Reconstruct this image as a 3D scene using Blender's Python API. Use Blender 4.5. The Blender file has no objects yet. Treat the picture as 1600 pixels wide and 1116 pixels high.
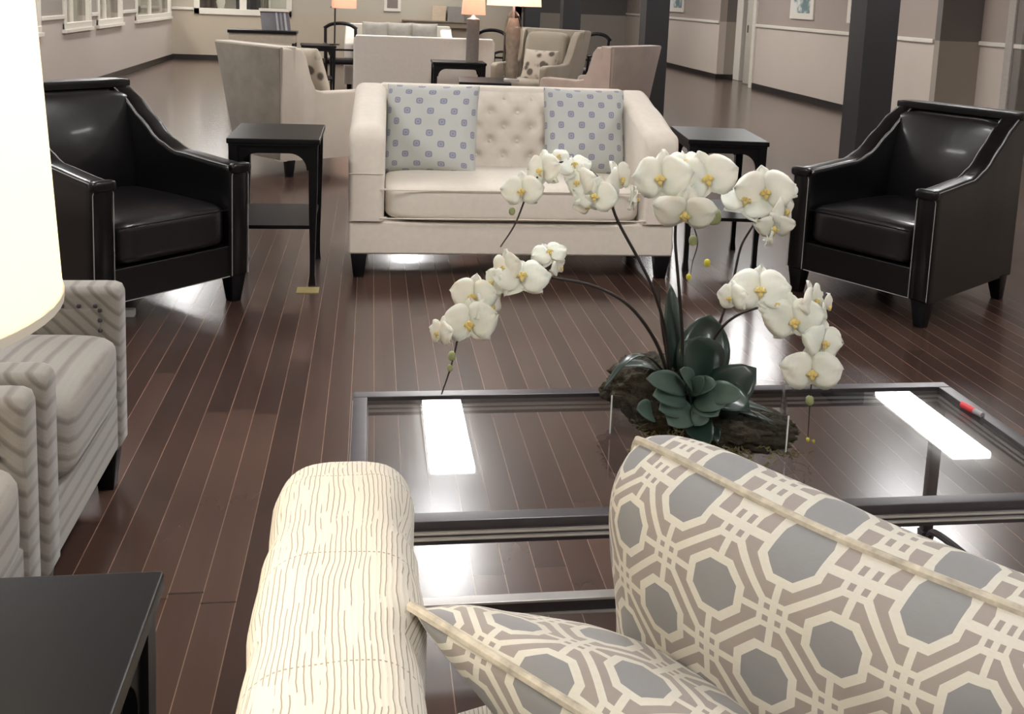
import bpy, bmesh, math, random
from mathutils import Vector, Matrix, noise
random.seed(7)
SC = bpy.context.scene
COL = SC.collection
PI = math.pi

# ------------------------------------------------------------------ camera
YAW, PITCH, ROLL, FPX, CX, CY = 0.149584516, 0.145995222, 0.0403807121, 1598.81, 816.23, 230.88
HC = 1.5
cyw, syw, cp, sp, cr, sr = math.cos(YAW), math.sin(YAW), math.cos(PITCH), math.sin(PITCH), math.cos(ROLL), math.sin(ROLL)
_f = Vector((syw*cp, cyw*cp, -sp)); _r = Vector((cyw, -syw, 0)); _u = _r.cross(_f)
RIGHT = cr*_r + sr*_u; UP = -sr*_r + cr*_u; FWD = _f
cam_d = bpy.data.cameras.new('camera'); cam = bpy.data.objects.new('camera', cam_d); COL.objects.link(cam)
mw = Matrix((( RIGHT.x, UP.x, -FWD.x, 0), (RIGHT.y, UP.y, -FWD.y, 0), (RIGHT.z, UP.z, -FWD.z, HC), (0, 0, 0, 1)))
cam.matrix_world = mw
cam_d.sensor_width = 36; cam_d.sensor_fit = 'HORIZONTAL'; cam_d.lens = 36*FPX/1600
cam_d.shift_x = (800-CX)/1600; cam_d.shift_y = (CY-558)/1600
cam_d.clip_start = .02; cam_d.clip_end = 200
SC.camera = cam
def ray(x, y): return RIGHT*((x-CX)/FPX) + UP*(-(y-CY)/FPX) + FWD
def atY(x, y, Y):
    d = ray(x, y); return Vector((0, 0, HC)) + d*(Y/d.y)
def atZ(x, y, z):
    d = ray(x, y); return Vector((0, 0, HC)) + d*((z-HC)/d.z)
def atX(x, y, X):
    d = ray(x, y); return Vector((0, 0, HC)) + d*(X/d.x)

# ------------------------------------------------------------------ materials
def lin(c): return tuple(((v/255)/12.92 if v/255 <= .04045 else ((v/255+.055)/1.055)**2.4) for v in c)+(1,)
class NT:
    def __init__(s, m): s.nt = m.node_tree; s.b = s.nt.nodes['Principled BSDF']
    def n(s, t, **k):
        nd = s.nt.nodes.new(t)
        for a, v in k.items(): setattr(nd, a, v)
        return nd
    def put(s, sock, v):
        if hasattr(v, 'is_linked') or isinstance(v, bpy.types.NodeSocket): s.nt.links.new(v, sock)
        else: sock.default_value = v
    def m(s, op, a, b=0.0, c=0.0):
        nd = s.n('ShaderNodeMath', operation=op)
        s.put(nd.inputs[0], a); s.put(nd.inputs[1], b); s.put(nd.inputs[2], c); return nd.outputs[0]
    def mix(s, f, a, b):
        nd = s.n('ShaderNodeMix', data_type='RGBA'); s.put(nd.inputs[0], f); s.put(nd.inputs[6], a); s.put(nd.inputs[7], b); return nd.outputs[2]
    def coord(s, kind='Object'): return s.n('ShaderNodeTexCoord').outputs[kind]
    def xyz(s, v):
        nd = s.n('ShaderNodeSeparateXYZ'); s.nt.links.new(v, nd.inputs[0]); return nd.outputs
    def noise(s, v, scale, detail=3, rough=.5, dist=0.0):
        nd = s.n('ShaderNodeTexNoise'); s.nt.links.new(v, nd.inputs['Vector']); nd.inputs['Scale'].default_value = scale
        nd.inputs['Detail'].default_value = detail; nd.inputs['Roughness'].default_value = rough; nd.inputs['Distortion'].default_value = dist
        return nd.outputs['Fac']
    def ramp(s, f, pts):
        nd = s.n('ShaderNodeValToRGB'); s.nt.links.new(f, nd.inputs[0]); e = nd.color_ramp.elements
        e[0].position, e[0].color = pts[0]; e[1].position, e[1].color = pts[-1]
        for p, c in pts[1:-1]:
            q = e.new(p); q.color = c
        return nd.outputs[0]
    def mapv(s, v, sc):
        nd = s.n('ShaderNodeMapping'); s.nt.links.new(v, nd.inputs[0]); nd.inputs['Scale'].default_value = sc; return nd.outputs[0]
    def bump(s, h, strength=.3, dist=.01):
        nd = s.n('ShaderNodeBump'); s.put(nd.inputs['Height'], h); nd.inputs['Strength'].default_value = strength
        nd.inputs['Distance'].default_value = dist; s.nt.links.new(nd.outputs[0], s.b.inputs['Normal'])
def mat(name, col, rough=.6, metal=0, noise_amt=.08, noise_sc=30, bump=.0, bsc=200, bdist=.002, coat=0, spec=.5, sheen=0):
    m = bpy.data.materials.new(name); m.use_nodes = True; t = NT(m); b = t.b
    c = lin(col); v = t.coord()
    if noise_amt:
        f = t.noise(v, noise_sc, 4)
        lo = tuple(max(0, x*(1-noise_amt*2)) for x in c[:3])+(1,); hi = tuple(min(1, x*(1+noise_amt*2)) for x in c[:3])+(1,)
        t.nt.links.new(t.mix(f, lo, hi), b.inputs['Base Color'])
    else: b.inputs['Base Color'].default_value = c
    b.inputs['Roughness'].default_value = rough; b.inputs['Metallic'].default_value = metal
    b.inputs['Coat Weight'].default_value = coat; b.inputs['Coat Roughness'].default_value = .1
    b.inputs['Specular IOR Level'].default_value = spec
    if sheen: b.inputs['Sheen Weight'].default_value = sheen
    if bump: t.bump(t.noise(v, bsc, 3), bump, bdist)
    return m
def emis(name, col, strength):
    m = bpy.data.materials.new(name); m.use_nodes = True; b = m.node_tree.nodes['Principled BSDF']
    b.inputs['Base Color'].default_value = lin(col); b.inputs['Emission Color'].default_value = lin(col); b.inputs['Emission Strength'].default_value = strength
    return m

M = {}
M['black_wood'] = mat('black_wood', (12, 11, 13), .36, noise_amt=.15, noise_sc=8, spec=.22)
M['leather'] = mat('black_leather', (10, 9, 10), .32, noise_amt=.12, noise_sc=5, bump=.15, bsc=380, bdist=.0008, coat=.12, spec=.35)
M['leather_worn'] = mat('black_leather_cushion', (14, 12, 14), .36, noise_amt=.2, noise_sc=4, bump=.3, bsc=9, bdist=.012, coat=.2)
M['piping_grey'] = mat('grey_stitching', (150, 148, 146), .4)
M['cream_fabric'] = mat('cream_fabric', (222, 213, 200), .85, noise_amt=.04, bump=.25, bsc=350, bdist=.001, sheen=.2)
M['taupe_velvet'] = mat('taupe_velvet', (176, 160, 148), .8, noise_amt=.12, noise_sc=5, sheen=.4)
M['stone_velvet'] = mat('stone_velvet', (190, 180, 166), .85, noise_amt=.06, noise_sc=6, sheen=.3)
M['olive_velvet'] = mat('olive_taupe_fabric', (150, 140, 124), .85, noise_amt=.08, noise_sc=6, sheen=.3)
M['white_fabric'] = mat('white_fabric', (228, 222, 212), .85, noise_amt=.03)
M['chrome'] = mat('brushed_pewter', (186, 182, 178), .3, metal=.35, noise_amt=.05)
M['pewter'] = mat('dark_pewter', (70, 66, 69), .32, metal=.35, noise_amt=.08)
M['white_trim'] = mat('white_trim_paint', (214, 208, 196), .5, noise_amt=.02)
M['black_base'] = mat('black_baseboard_paint', (34, 30, 28), .35)
M['column_paint'] = mat('charcoal_column_paint', (42, 40, 43), .5, noise_amt=.05, noise_sc=2)
M['moss'] = mat('brown_green_moss', (50, 43, 30), .95, noise_amt=.45, noise_sc=28, bump=1, bsc=60, bdist=.01)
M['moss_tuft'] = mat('dry_moss_curls', (112, 104, 72), .9, noise_amt=.45, noise_sc=25)
M['leaf'] = mat('dark_green_leaf', (34, 54, 46), .38, noise_amt=.2, noise_sc=12, coat=.2)
M['leaf_pale'] = mat('grey_green_leaf', (66, 86, 77), .5, noise_amt=.15, noise_sc=20)
M['stem'] = mat('dark_stem', (42, 34, 30), .5, noise_amt=.25)
M['petal'] = mat('cream_petal', (255, 253, 236), .6, noise_amt=.04, noise_sc=30)
M['petal'].node_tree.nodes['Principled BSDF'].inputs['Subsurface Weight'].default_value = .15
M['lip'] = mat('orange_yellow_lip', (242, 204, 128), .5, noise_amt=.2, noise_sc=60)
M['bud'] = mat('green_bud', (150, 158, 112), .5, noise_amt=.15, noise_sc=40)
M['yellow_bud'] = mat('yellow_bud', (196, 186, 60), .5, noise_amt=.2, noise_sc=80)

def m_floor():
    m = bpy.data.materials.new('dark_hardwood_planks'); m.use_nodes = True; t = NT(m); v = t.coord(); o = t.xyz(v)
    W = .0845
    xs = t.m('DIVIDE', t.m('ADD', o[0], .39+84.5), W); row = t.m('FLOOR', xs); fx = t.m('SUBTRACT', xs, row)
    wn = t.n('ShaderNodeTexWhiteNoise', noise_dimensions='1D'); t.nt.links.new(row, wn.inputs['W'])
    ys = t.m('DIVIDE', t.m('ADD', o[1], t.m('MULTIPLY', wn.outputs[0], 7.0)), 1.15); pl = t.m('FLOOR', ys); fy = t.m('SUBTRACT', ys, pl)
    cv = t.n('ShaderNodeCombineXYZ'); t.nt.links.new(row, cv.inputs[0]); t.nt.links.new(pl, cv.inputs[1])
    w2 = t.n('ShaderNodeTexWhiteNoise', noise_dimensions='2D'); t.nt.links.new(cv.outputs[0], w2.inputs['Vector'])
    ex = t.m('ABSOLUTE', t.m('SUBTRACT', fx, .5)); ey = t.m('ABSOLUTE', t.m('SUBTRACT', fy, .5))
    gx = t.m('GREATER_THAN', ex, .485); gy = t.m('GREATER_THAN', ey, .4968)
    base = t.ramp(w2.outputs[0], [(0, lin((60, 43, 38))), (.5, lin((72, 53, 46))), (1, lin((88, 67, 58)))])
    gr = t.noise(t.mapv(v, (30, 1.6, 1)), 1.0, 3, .5)
    base = t.mix(t.m('MULTIPLY', gr, .3), base, lin((52, 35, 32)))
    c = t.mix(gx, base, lin((132, 108, 94))); c = t.mix(t.m('MULTIPLY', gy, .8), c, lin((40, 28, 26)))  # pale long seams: bevel highlight painted into the colour; plank ends are dark joints
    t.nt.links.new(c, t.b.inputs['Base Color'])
    t.b.inputs['Roughness'].default_value = .26
    t.b.inputs['Coat Weight'].default_value = .45; t.b.inputs['Coat Roughness'].default_value = .16
    return m
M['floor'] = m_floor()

def m_wall(name, low, up, zr):
    m = bpy.data.materials.new(name); m.use_nodes = True; t = NT(m); v = t.coord(); o = t.xyz(v)
    f = t.m('GREATER_THAN', o[2], zr); n = t.noise(v, 1.3, 3)
    c = t.mix(f, lin(low), lin(up)); c = t.mix(t.m('MULTIPLY', n, .12), c, lin((120, 108, 98)))
    t.nt.links.new(c, t.b.inputs['Base Color']); t.b.inputs['Roughness'].default_value = .7
    t.bump(t.noise(v, 120, 2), .08, .002); return m
M['wall_left'] = m_wall('wall_paint_left', (186, 174, 164), (150, 142, 132), 1.0)
M['wall_far'] = m_wall('wall_paint_far', (178, 166, 148), (176, 168, 152), 1.0)
M['wall_right'] = m_wall('wall_paint_right', (196, 184, 172), (158, 145, 136), 1.17)
M['ceil'] = mat('ceiling_tile', (238, 235, 230), .9, noise_amt=.03)

def m_stripe():
    m = bpy.data.materials.new('grey_striped_upholstery'); m.use_nodes = True; t = NT(m); v = t.coord(); o = t.xyz(v)
    s = t.m('ADD', t.m('MULTIPLY', o[1], 1.0), t.m('MULTIPLY', o[2], -1.0))
    s = t.m('ADD', s, t.m('MULTIPLY', t.noise(v, 14, 2), .008))
    w = t.m('SINE', t.m('MULTIPLY', s, 2*PI/.046)); w2 = t.m('SINE', t.m('MULTIPLY', s, 2*PI/.0115))
    f = t.m('MULTIPLY', t.m('SMOOTH_MIN', t.m('MAXIMUM', t.m('ADD', w, -.1), 0.0), 1.0, .1), .9)
    f = t.m('ADD', f, t.m('MULTIPLY', w2, .06))
    c = t.mix(f, lin((142, 138, 131)), lin((103, 96, 91)))
    t.nt.links.new(c, t.b.inputs['Base Color']); t.b.inputs['Roughness'].default_value = .8; t.b.inputs['Sheen Weight'].default_value = .3
    t.bump(t.m('SUBTRACT', t.noise(v, 300, 2), f), .3, .002); return m
M['stripe'] = m_stripe()

def m_rib():
    m = bpy.data.materials.new('ivory_ribbed_crinkle_fabric'); m.use_nodes = True; t = NT(m); v = t.coord(); o = t.xyz(v)
    n1 = t.noise(t.mapv(v, (1, .7, 1)), 7, 2); n2 = t.noise(v, 30, 2)
    u = t.m('ADD', o[0], t.m('MULTIPLY', o[2], .9)); u = t.m('SUBTRACT', o[0], t.m('MULTIPLY', o[2], .0))
    # rib lines run front to back; crinkle shifts them
    xx = t.m('ADD', t.m('ADD', o[0], t.m('MULTIPLY', o[2], -.0)), t.m('ADD', t.m('MULTIPLY', n1, .03), t.m('MULTIPLY', n2, .0035)))
    zz = t.m('ADD', o[2], t.m('MULTIPLY', n1, .02))
    w1 = t.m('SINE', t.m('MULTIPLY', xx, 2*PI/.0065)); w2 = t.m('SINE', t.m('MULTIPLY', zz, 2*PI/.0065))
    geo = t.n('ShaderNodeNewGeometry'); nx = t.m('ABSOLUTE', t.xyz(geo.outputs['Normal'])[0]); side = t.m('GREATER_THAN', nx, .75)
    w = t.m('ADD', t.m('MULTIPLY', w1, t.m('SUBTRACT', 1.0, side)), t.m('MULTIPLY', w2, side))
    br = t.noise(t.mapv(v, (90, 7, 90)), 1.0, 3)
    line = t.m('MULTIPLY', t.m('GREATER_THAN', w, .8), t.m('GREATER_THAN', br, .44))
    # rows of machine stitching across
    ro = t.m('ADD', o[1], t.m('MULTIPLY', n1, .04)); rf = t.m('FRACT', t.m('DIVIDE', ro, .21)); st = t.m('LESS_THAN', rf, .012)
    st = t.m('MULTIPLY', st, t.m('GREATER_THAN', t.m('FRACT', t.m('DIVIDE', o[0], .006)), .5))
    line = t.m('MAXIMUM', line, st)
    c = t.mix(t.m('MULTIPLY', line, .8), lin((214, 208, 195)), lin((122, 108, 92)))
    t.nt.links.new(c, t.b.inputs['Base Color']); t.b.inputs['Roughness'].default_value = .85; t.b.inputs['Sheen Weight'].default_value = .2
    t.bump(t.m('SUBTRACT', t.m('ADD', t.m('MULTIPLY', w, .2), n2), t.m('MULTIPLY', line, .6)), .35, .0025); return m
M['rib'] = m_rib()

def m_trellis():
    m = bpy.data.materials.new('octagon_trellis_print'); m.use_nodes = True; t = NT(m); o = t.xyz(t.coord('UV')); v = t.coord()
    a = t.m('ADD', o[0], t.m('MULTIPLY', t.m('SUBTRACT', t.noise(v, 5, 1), .5), .01)); b = o[1]
    fa = t.m('MULTIPLY', a, 4.36); fb = t.m('MULTIPLY', b, 3.5)
    def cell(q): return t.m('ABSOLUTE', t.m('SUBTRACT', t.m('FRACT', q), .5))
    ax = cell(t.m('ADD', t.m('ADD', fa, fb), .648)); ay = cell(t.m('ADD', t.m('SUBTRACT', fa, fb), 8.416))
    dg = t.m('MULTIPLY', t.m('ADD', ax, ay), .7071); mx = t.m('MAXIMUM', ax, ay); d = t.m('MAXIMUM', mx, dg)
    grey = t.m('LESS_THAN', d, .268)
    def band(x, lo, hi): return t.m('MULTIPLY', t.m('GREATER_THAN', x, lo), t.m('LESS_THAN', x, hi))
    ring1 = band(d, .268, .362)
    # line shared by neighbouring octagons, and broad bars crossing at the nodes
    edge = band(t.m('MAXIMUM', mx, t.m('MULTIPLY', t.m('ADD', ax, ay), .60)), .458, .512)
    bar = t.m('MULTIPLY', t.m('LESS_THAN', t.m('ABSOLUTE', t.m('SUBTRACT', ax, ay)), .055), t.m('GREATER_THAN', d, .34))
    cream = t.m('MAXIMUM', t.m('MAXIMUM', ring1, edge), bar)
    wv = t.noise(t.mapv(v, (40, 40, 300)), 3, 2)
    c = t.mix(grey, t.mix(cream, lin((152, 142, 136)), lin((212, 208, 196))), lin((132, 132, 134)))
    c = t.mix(t.m('MULTIPLY', wv, .14), c, lin((90, 86, 84)))
    t.nt.links.new(c, t.b.inputs['Base Color']); t.b.inputs['Roughness'].default_value = .6; t.b.inputs['Sheen Weight'].default_value = .2
    t.bump(t.m('ADD', cream, t.m('MULTIPLY', t.noise(v, 400, 2), .4)), .25, .0012); return m
M['trellis'] = m_trellis()

def m_medallion():
    m = bpy.data.materials.new('small_square_medallion_print'); m.use_nodes = True; t = NT(m); o = t.xyz(t.coord('UV')); v = t.coord()
    by = t.m('MULTIPLY', o[1], 10.0); row = t.m('FLOOR', by); off = t.m('MULTIPLY', t.m('FRACT', t.m('MULTIPLY', row, .5)), 1.0)
    ax = t.m('ABSOLUTE', t.m('SUBTRACT', t.m('FRACT', t.m('ADD', t.m('MULTIPLY', o[0], 4.8), off)), .5)); ax = t.m('MULTIPLY', ax, 2.05)
    ay = t.m('ABSOLUTE', t.m('SUBTRACT', t.m('FRACT', by), .5))
    d = t.m('POWER', t.m('ADD', t.m('POWER', ax, 3.5), t.m('POWER', ay, 3.5)), 1/3.5)
    ring = t.m('MULTIPLY', t.m('LESS_THAN', d, .3), t.m('GREATER_THAN', d, .19)); dot = t.m('LESS_THAN', d, .1)
    f = t.m('MAXIMUM', ring, dot); inner = t.m('LESS_THAN', d, .3)
    c = t.mix(t.m('MULTIPLY', inner, .8), lin((188, 190, 186)), lin((152, 153, 172))); c = t.mix(f, c, lin((132, 133, 152)))
    t.nt.links.new(c, t.b.inputs['Base Color']); t.b.inputs['Roughness'].default_value = .75; t.bump(t.noise(v, 350, 2), .2, .001); return m
M['medallion'] = m_medallion()

def m_floral(name, bg, fg):
    m = bpy.data.materials.new(name); m.use_nodes = True; t = NT(m); v = t.coord()
    vo = t.n('ShaderNodeTexVoronoi'); t.nt.links.new(v, vo.inputs['Vector']); vo.inputs['Scale'].default_value = 10
    f = t.ramp(vo.outputs['Distance'], [(0, lin(fg)), (.36, lin(fg)), (.52, lin(bg)), (1, lin(bg))])
    t.nt.links.new(f, t.b.inputs['Base Color']); t.b.inputs['Roughness'].default_value = .8; return m
M['floral'] = m_floral('brown_floral_print', (182, 172, 156), (84, 76, 66))
M['damask'] = mat('weathered_velvet', (128, 120, 108), .85, noise_amt=.22, noise_sc=7, sheen=.3)

def m_glass(name, tint=(1, 1, 1, 1), rough=0.0, ior=1.5):
    m = bpy.data.materials.new(name); m.use_nodes = True; nt = m.node_tree; b = nt.nodes['Principled BSDF']
    g = nt.nodes.new('ShaderNodeBsdfGlossy'); g.inputs['Roughness'].default_value = rough
    tr = nt.nodes.new('ShaderNodeBsdfTransparent'); tr.inputs['Color'].default_value = tint
    fr = nt.nodes.new('ShaderNodeFresnel'); fr.inputs['IOR'].default_value = ior
    ge = nt.nodes.new('ShaderNodeNewGeometry'); mr = nt.nodes.new('ShaderNodeMapRange'); nt.links.new(ge.outputs['Backfacing'], mr.inputs[0])
    mr.inputs[3].default_value = ior; mr.inputs[4].default_value = 1/ior; nt.links.new(mr.outputs[0], fr.inputs['IOR'])
    mx = nt.nodes.new('ShaderNodeMixShader'); nt.links.new(fr.outputs[0], mx.inputs[0]); nt.links.new(tr.outputs[0], mx.inputs[1]); nt.links.new(g.outputs[0], mx.inputs[2])
    nt.links.new(mx.outputs[0], nt.nodes['Material Output'].inputs['Surface']); return m
M['table_glass'] = m_glass('table_glass', (.93, .94, .95, 1), 0.0, 1.75)
M['clear_glass'] = m_glass('clear_glass', (.97, .98, .98, 1), 0.0, 1.45)
M['window_glass'] = m_glass('window_glass', (.9, .9, .88, 1), 0.0, 1.5)
M['crystal'] = m_glass('smoky_crystal', (.86, .83, .79, 1), .08, 1.5)

def m_shade(name, col, wt=.6):
    m = bpy.data.materials.new(name); m.use_nodes = True; nt = m.node_tree
    d = nt.nodes.new('ShaderNodeBsdfDiffuse'); d.inputs[0].default_value = lin(col)
    tr = nt.nodes.new('ShaderNodeBsdfTranslucent'); tr.inputs[0].default_value = lin(col)
    tc = nt.nodes.new('ShaderNodeTexCoord'); no = nt.nodes.new('ShaderNodeTexNoise'); no.inputs['Scale'].default_value = 90; nt.links.new(tc.outputs['Object'], no.inputs[0])
    bp = nt.nodes.new('ShaderNodeBump'); bp.inputs['Strength'].default_value = .05; nt.links.new(no.outputs[0], bp.inputs['Height']); nt.links.new(bp.outputs[0], d.inputs['Normal'])
    mx = nt.nodes.new('ShaderNodeMixShader'); mx.inputs[0].default_value = wt
    nt.links.new(d.outputs[0], mx.inputs[1]); nt.links.new(tr.outputs[0], mx.inputs[2]); nt.links.new(mx.outputs[0], nt.nodes['Material Output'].inputs['Surface']); return m
M['shade'] = m_shade('cream_lampshade_linen', (255, 248, 228))
M['shade_peach'] = m_shade('peach_lampshade_linen', (255, 226, 210))
M['panel'] = emis('fluorescent_diffuser', (252, 251, 250), 22.0)
M['metal_white'] = mat('white_metal', (225, 225, 220), .4)

# ------------------------------------------------------------------ mesh builder
class MB:
    def __init__(s): s.v = []; s.f = []; s.uv = {}
    def add(s, vs, fs):
        o = len(s.v); s.v += [Vector(p) for p in vs]; s.f += [tuple(i+o for i in f) for f in fs]; return s
    def box(s, x0, x1, y0, y1, z0, z1, bev=.004, seg=2):
        bm = bmesh.new(); bmesh.ops.create_cube(bm, size=1)
        for v in bm.verts: v.co = Vector(((x0+x1)/2+v.co.x*(x1-x0), (y0+y1)/2+v.co.y*(y1-y0), (z0+z1)/2+v.co.z*(z1-z0)))
        if bev > 0: bmesh.ops.bevel(bm, geom=bm.edges[:], offset=min(bev, abs(x1-x0)*.45, abs(y1-y0)*.45, abs(z1-z0)*.45), segments=seg, profile=.5, affect='EDGES')
        s.bm(bm); return s
    def bm(s, bm):
        bm.verts.index_update(); o = len(s.v); s.v += [v.co.copy() for v in bm.verts]
        s.f += [tuple(v.index+o for v in f.verts) for f in bm.faces]; bm.free()
    def hexa(s, b, t, bev=.004):   # bottom 4 pts, top 4 pts (ccw)
        bm = bmesh.new(); vs = [bm.verts.new(Vector(p)) for p in b]+[bm.verts.new(Vector(p)) for p in t]
        for q in ((3, 2, 1, 0), (4, 5, 6, 7), (0, 1, 5, 4), (1, 2, 6, 5), (2, 3, 7, 6), (3, 0, 4, 7)): bm.faces.new([vs[i] for i in q])
        bmesh.ops.recalc_face_normals(bm, faces=bm.faces[:])
        if bev: bmesh.ops.bevel(bm, geom=bm.edges[:], offset=bev, segments=2, profile=.5, affect='EDGES')
        s.bm(bm); return s
    def soft(s, c, size, k=7, n=10, crown=0, fn=None):
        bm = bmesh.new(); bmesh.ops.create_cube(bm, size=2); bmesh.ops.subdivide_edges(bm, edges=bm.edges[:], cuts=n, use_grid_fill=True)
        c = Vector(c)
        for v in bm.verts:
            p = v.co; mxx = max(abs(p.x), abs(p.y), abs(p.z)); nk = (abs(p.x)**k+abs(p.y)**k+abs(p.z)**k)**(1/k)
            q = p*(mxx/nk); z = q.z
            if crown and z > 0: z += crown*(1-q.x**2)*(1-q.y**2)
            w = Vector((q.x*size[0]/2, q.y*size[1]/2, z*size[2]/2))
            if fn: w = fn(w, q)
            v.co = c+w
        s.bm(bm); return s
    def tube(s, pts, r, n=8, cap=True):
        pts = [Vector(p) for p in pts]; N = len(pts); rs = r if isinstance(r, (list, tuple)) else [r]*N
        o = len(s.v); prev = None
        for i, p in enumerate(pts):
            d = (pts[min(i+1, N-1)]-pts[max(i-1, 0)]).normalized()
            a = prev if prev else (Vector((0, 0, 1)) if abs(d.z) < .9 else Vector((1, 0, 0)))
            x = (a-d*a.dot(d)).normalized(); y = d.cross(x); prev = x
            for j in range(n):
                t = 2*PI*j/n; s.v.append(p+(x*math.cos(t)+y*math.sin(t))*rs[i])
        for i in range(N-1):
            for j in range(n): s.f.append((o+i*n+j, o+i*n+(j+1) % n, o+(i+1)*n+(j+1) % n, o+(i+1)*n+j))
        if cap: s.f.append(tuple(o+j for j in reversed(range(n)))); s.f.append(tuple(o+(N-1)*n+j for j in range(n)))
        return s
    def lathe(s, prof, c=(0, 0, 0), n=40, closed=False):
        o = len(s.v); c = Vector(c); m = len(prof)
        for r, z in prof:
            for j in range(n): t = 2*PI*j/n; s.v.append(c+Vector((r*math.cos(t), r*math.sin(t), z)))
        for i in range(m if closed else m-1):
            i2 = (i+1) % m
            for j in range(n): s.f.append((o+i*n+j, o+i*n+(j+1) % n, o+i2*n+(j+1) % n, o+i2*n+j))
        return s
    def loft(s, secs):
        o = len(s.v); n = len(secs[0])
        for sec in secs: s.v += [Vector(p) for p in sec]
        for i in range(len(secs)-1):
            for j in range(n): s.f.append((o+i*n+j, o+i*n+(j+1) % n, o+(i+1)*n+(j+1) % n, o+(i+1)*n+j))
        s.f.append(tuple(o+j for j in reversed(range(n)))); s.f.append(tuple(o+(len(secs)-1)*n+j for j in range(n)))
        return s
    def prism(s, poly, x0, x1, axis='x', bev=.004):  # polygon in the two other axes, extruded
        bm = bmesh.new()
        def P(a, b, t): return {'x': (t, a, b), 'y': (a, t, b), 'z': (a, b, t)}[axis]
        lo = [bm.verts.new(P(a, b, x0)) for a, b in poly]; hi = [bm.verts.new(P(a, b, x1)) for a, b in poly]
        n = len(poly); bm.faces.new(lo); bm.faces.new(list(reversed(hi)))
        for i in range(n): bm.faces.new((lo[i], hi[i], hi[(i+1) % n], lo[(i+1) % n]))
        bmesh.ops.recalc_face_normals(bm, faces=bm.faces[:])
        if bev: bmesh.ops.bevel(bm, geom=[e for e in bm.edges if e.calc_face_angle(0) > .5], offset=bev, segments=1, affect='EDGES')
        s.bm(bm); return s
    def build(s, name, m, parent=None, smooth=40, wn=False, loc=None):
        me = bpy.data.meshes.new(name); me.from_pydata([tuple(p) for p in s.v], [], s.f)
        bm = bmesh.new(); bm.from_mesh(me); bmesh.ops.recalc_face_normals(bm, faces=bm.faces[:]); bm.to_mesh(me); bm.free()
        me.materials.append(m)
        if smooth:
            me.polygons.foreach_set('use_smooth', [True]*len(me.polygons)); me.set_sharp_from_angle(angle=math.radians(smooth))
        o = bpy.data.objects.new(name, me); COL.objects.link(o)
        if parent: o.parent = parent
        if wn: w = o.modifiers.new('wn', 'WEIGHTED_NORMAL'); w.keep_sharp = True
        return o
def tag(o, label=None, cat=None, group=None, kind=None):
    if label: o['label'] = label
    if cat: o['category'] = cat
    if group: o['group'] = group
    if kind: o['kind'] = kind
    return o
def thing(name, label, cat, loc=(0, 0, 0), rz=0, group=None):
    o = bpy.data.objects.new(name, None); COL.objects.link(o); o.location = loc; o.rotation_euler = (0, 0, rz); o.empty_display_size = .1
    return tag(o, label, cat, group)
def struct(name, mb, m, smooth=0): return tag(mb.build(name, m, None, smooth), kind='structure')
def dup(o, loc=None, rz=None, label=None, group=None, parent=None):
    c = o.copy(); COL.objects.link(c)
    if parent: c.parent = parent
    if loc is not None: c.location = loc
    if rz is not None: c.rotation_euler = (0, 0, rz)
    if label: c['label'] = label
    if group: c['group'] = group
    for ch in list(o.children): dup(ch, parent=c)
    return c
def smooth_path(pts, n=8):
    pts = [Vector(p) for p in pts]; out = []
    P = [pts[0]*2-pts[1]]+pts+[pts[-1]*2-pts[-2]]
    for i in range(1, len(P)-2):
        for k in range(n):
            t = k/n; a, b, c, d = P[i-1], P[i], P[i+1], P[i+2]
            out.append(.5*((2*b)+(-a+c)*t+(2*a-5*b+4*c-d)*t*t+(-a+3*b-3*c+d)*t**3))
    out.append(pts[-1]); return out
def interp(x, tb):
    for (a, va), (b, vb) in zip(tb, tb[1:]):
        if x <= b:
            t = max(0, (x-a)/(b-a)); t = t*t*(3-2*t)*.5+t*.5; return va+(vb-va)*t
    return tb[-1][1]
def arc_sec(cx, y, hw, z0, z1, r, n=6, ln=0.0):
    """upright wall cross-section with rounded top, in the xz plane at depth y"""
    r = min(r, hw*.999, (z1-z0)*.9); p = [(cx+hw, z0), (cx+hw, z1-r)]
    for k in range(1, n+1): t = k/n*PI/2; p.append((cx+hw-r+r*math.cos(t), z1-r+r*math.sin(t)))
    for k in range(0, n+1): t = PI/2+k/n*PI/2; p.append((cx-hw+r+r*math.cos(t), z1-r+r*math.sin(t)))
    p.append((cx-hw, z0)); return [(x, y+ln*(z-z0), z) for x, z in p]

# ------------------------------------------------------------------ the setting
XL, YF, XR, ZC = -3.95, 21.35, 7.0, 3.1
XD = 12.05   # y where the right wall steps outward
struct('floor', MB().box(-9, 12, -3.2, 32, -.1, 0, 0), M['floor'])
struct('ceiling', MB().box(-9, 12, -3.2, 32, ZC, ZC+.1, 0), M['ceil'])
wins = []   # openings in the left wall (y0, y1, z0)
def wy(px, py): return atX(px, py, XL).y
for a, b in (((20, 60), (62, 54.4)), ((98.4, 47.8), (141, 43)), ((151, 43), (190, 34.7)), ((211, 31), (266, 27.2))):
    wins.append((wy(*a), wy(*b)))
wins[0] = (11.2, wins[0][1])
ZS = .83
def wall_openings(mb, t0, t1, y0, y1, z0, z1, ops, axis):
    """wall slab with rectangular openings (a, b, za, zb) along its length"""
    cur = y0
    def bx(a, b, c, d):
        if b-a > .001 and d-c > .001:
            if axis == 'y': mb.box(t0, t1, a, b, c, d, 0)
            else: mb.box(a, b, t0, t1, c, d, 0)
    for a, b, za, zb in ops:
        bx(cur, a, z0, z1); bx(a, b, z0, za); bx(a, b, zb, z1); cur = b
    bx(cur, y1, z0, z1)
wl = MB(); wall_openings(wl, XL-.15, XL, -3.2, YF, 0, ZC, [(a+.07, b-.07, ZS+.07, 2.2) for a, b in wins], 'y')
struct('wall_left', wl, M['wall_left'])
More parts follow.
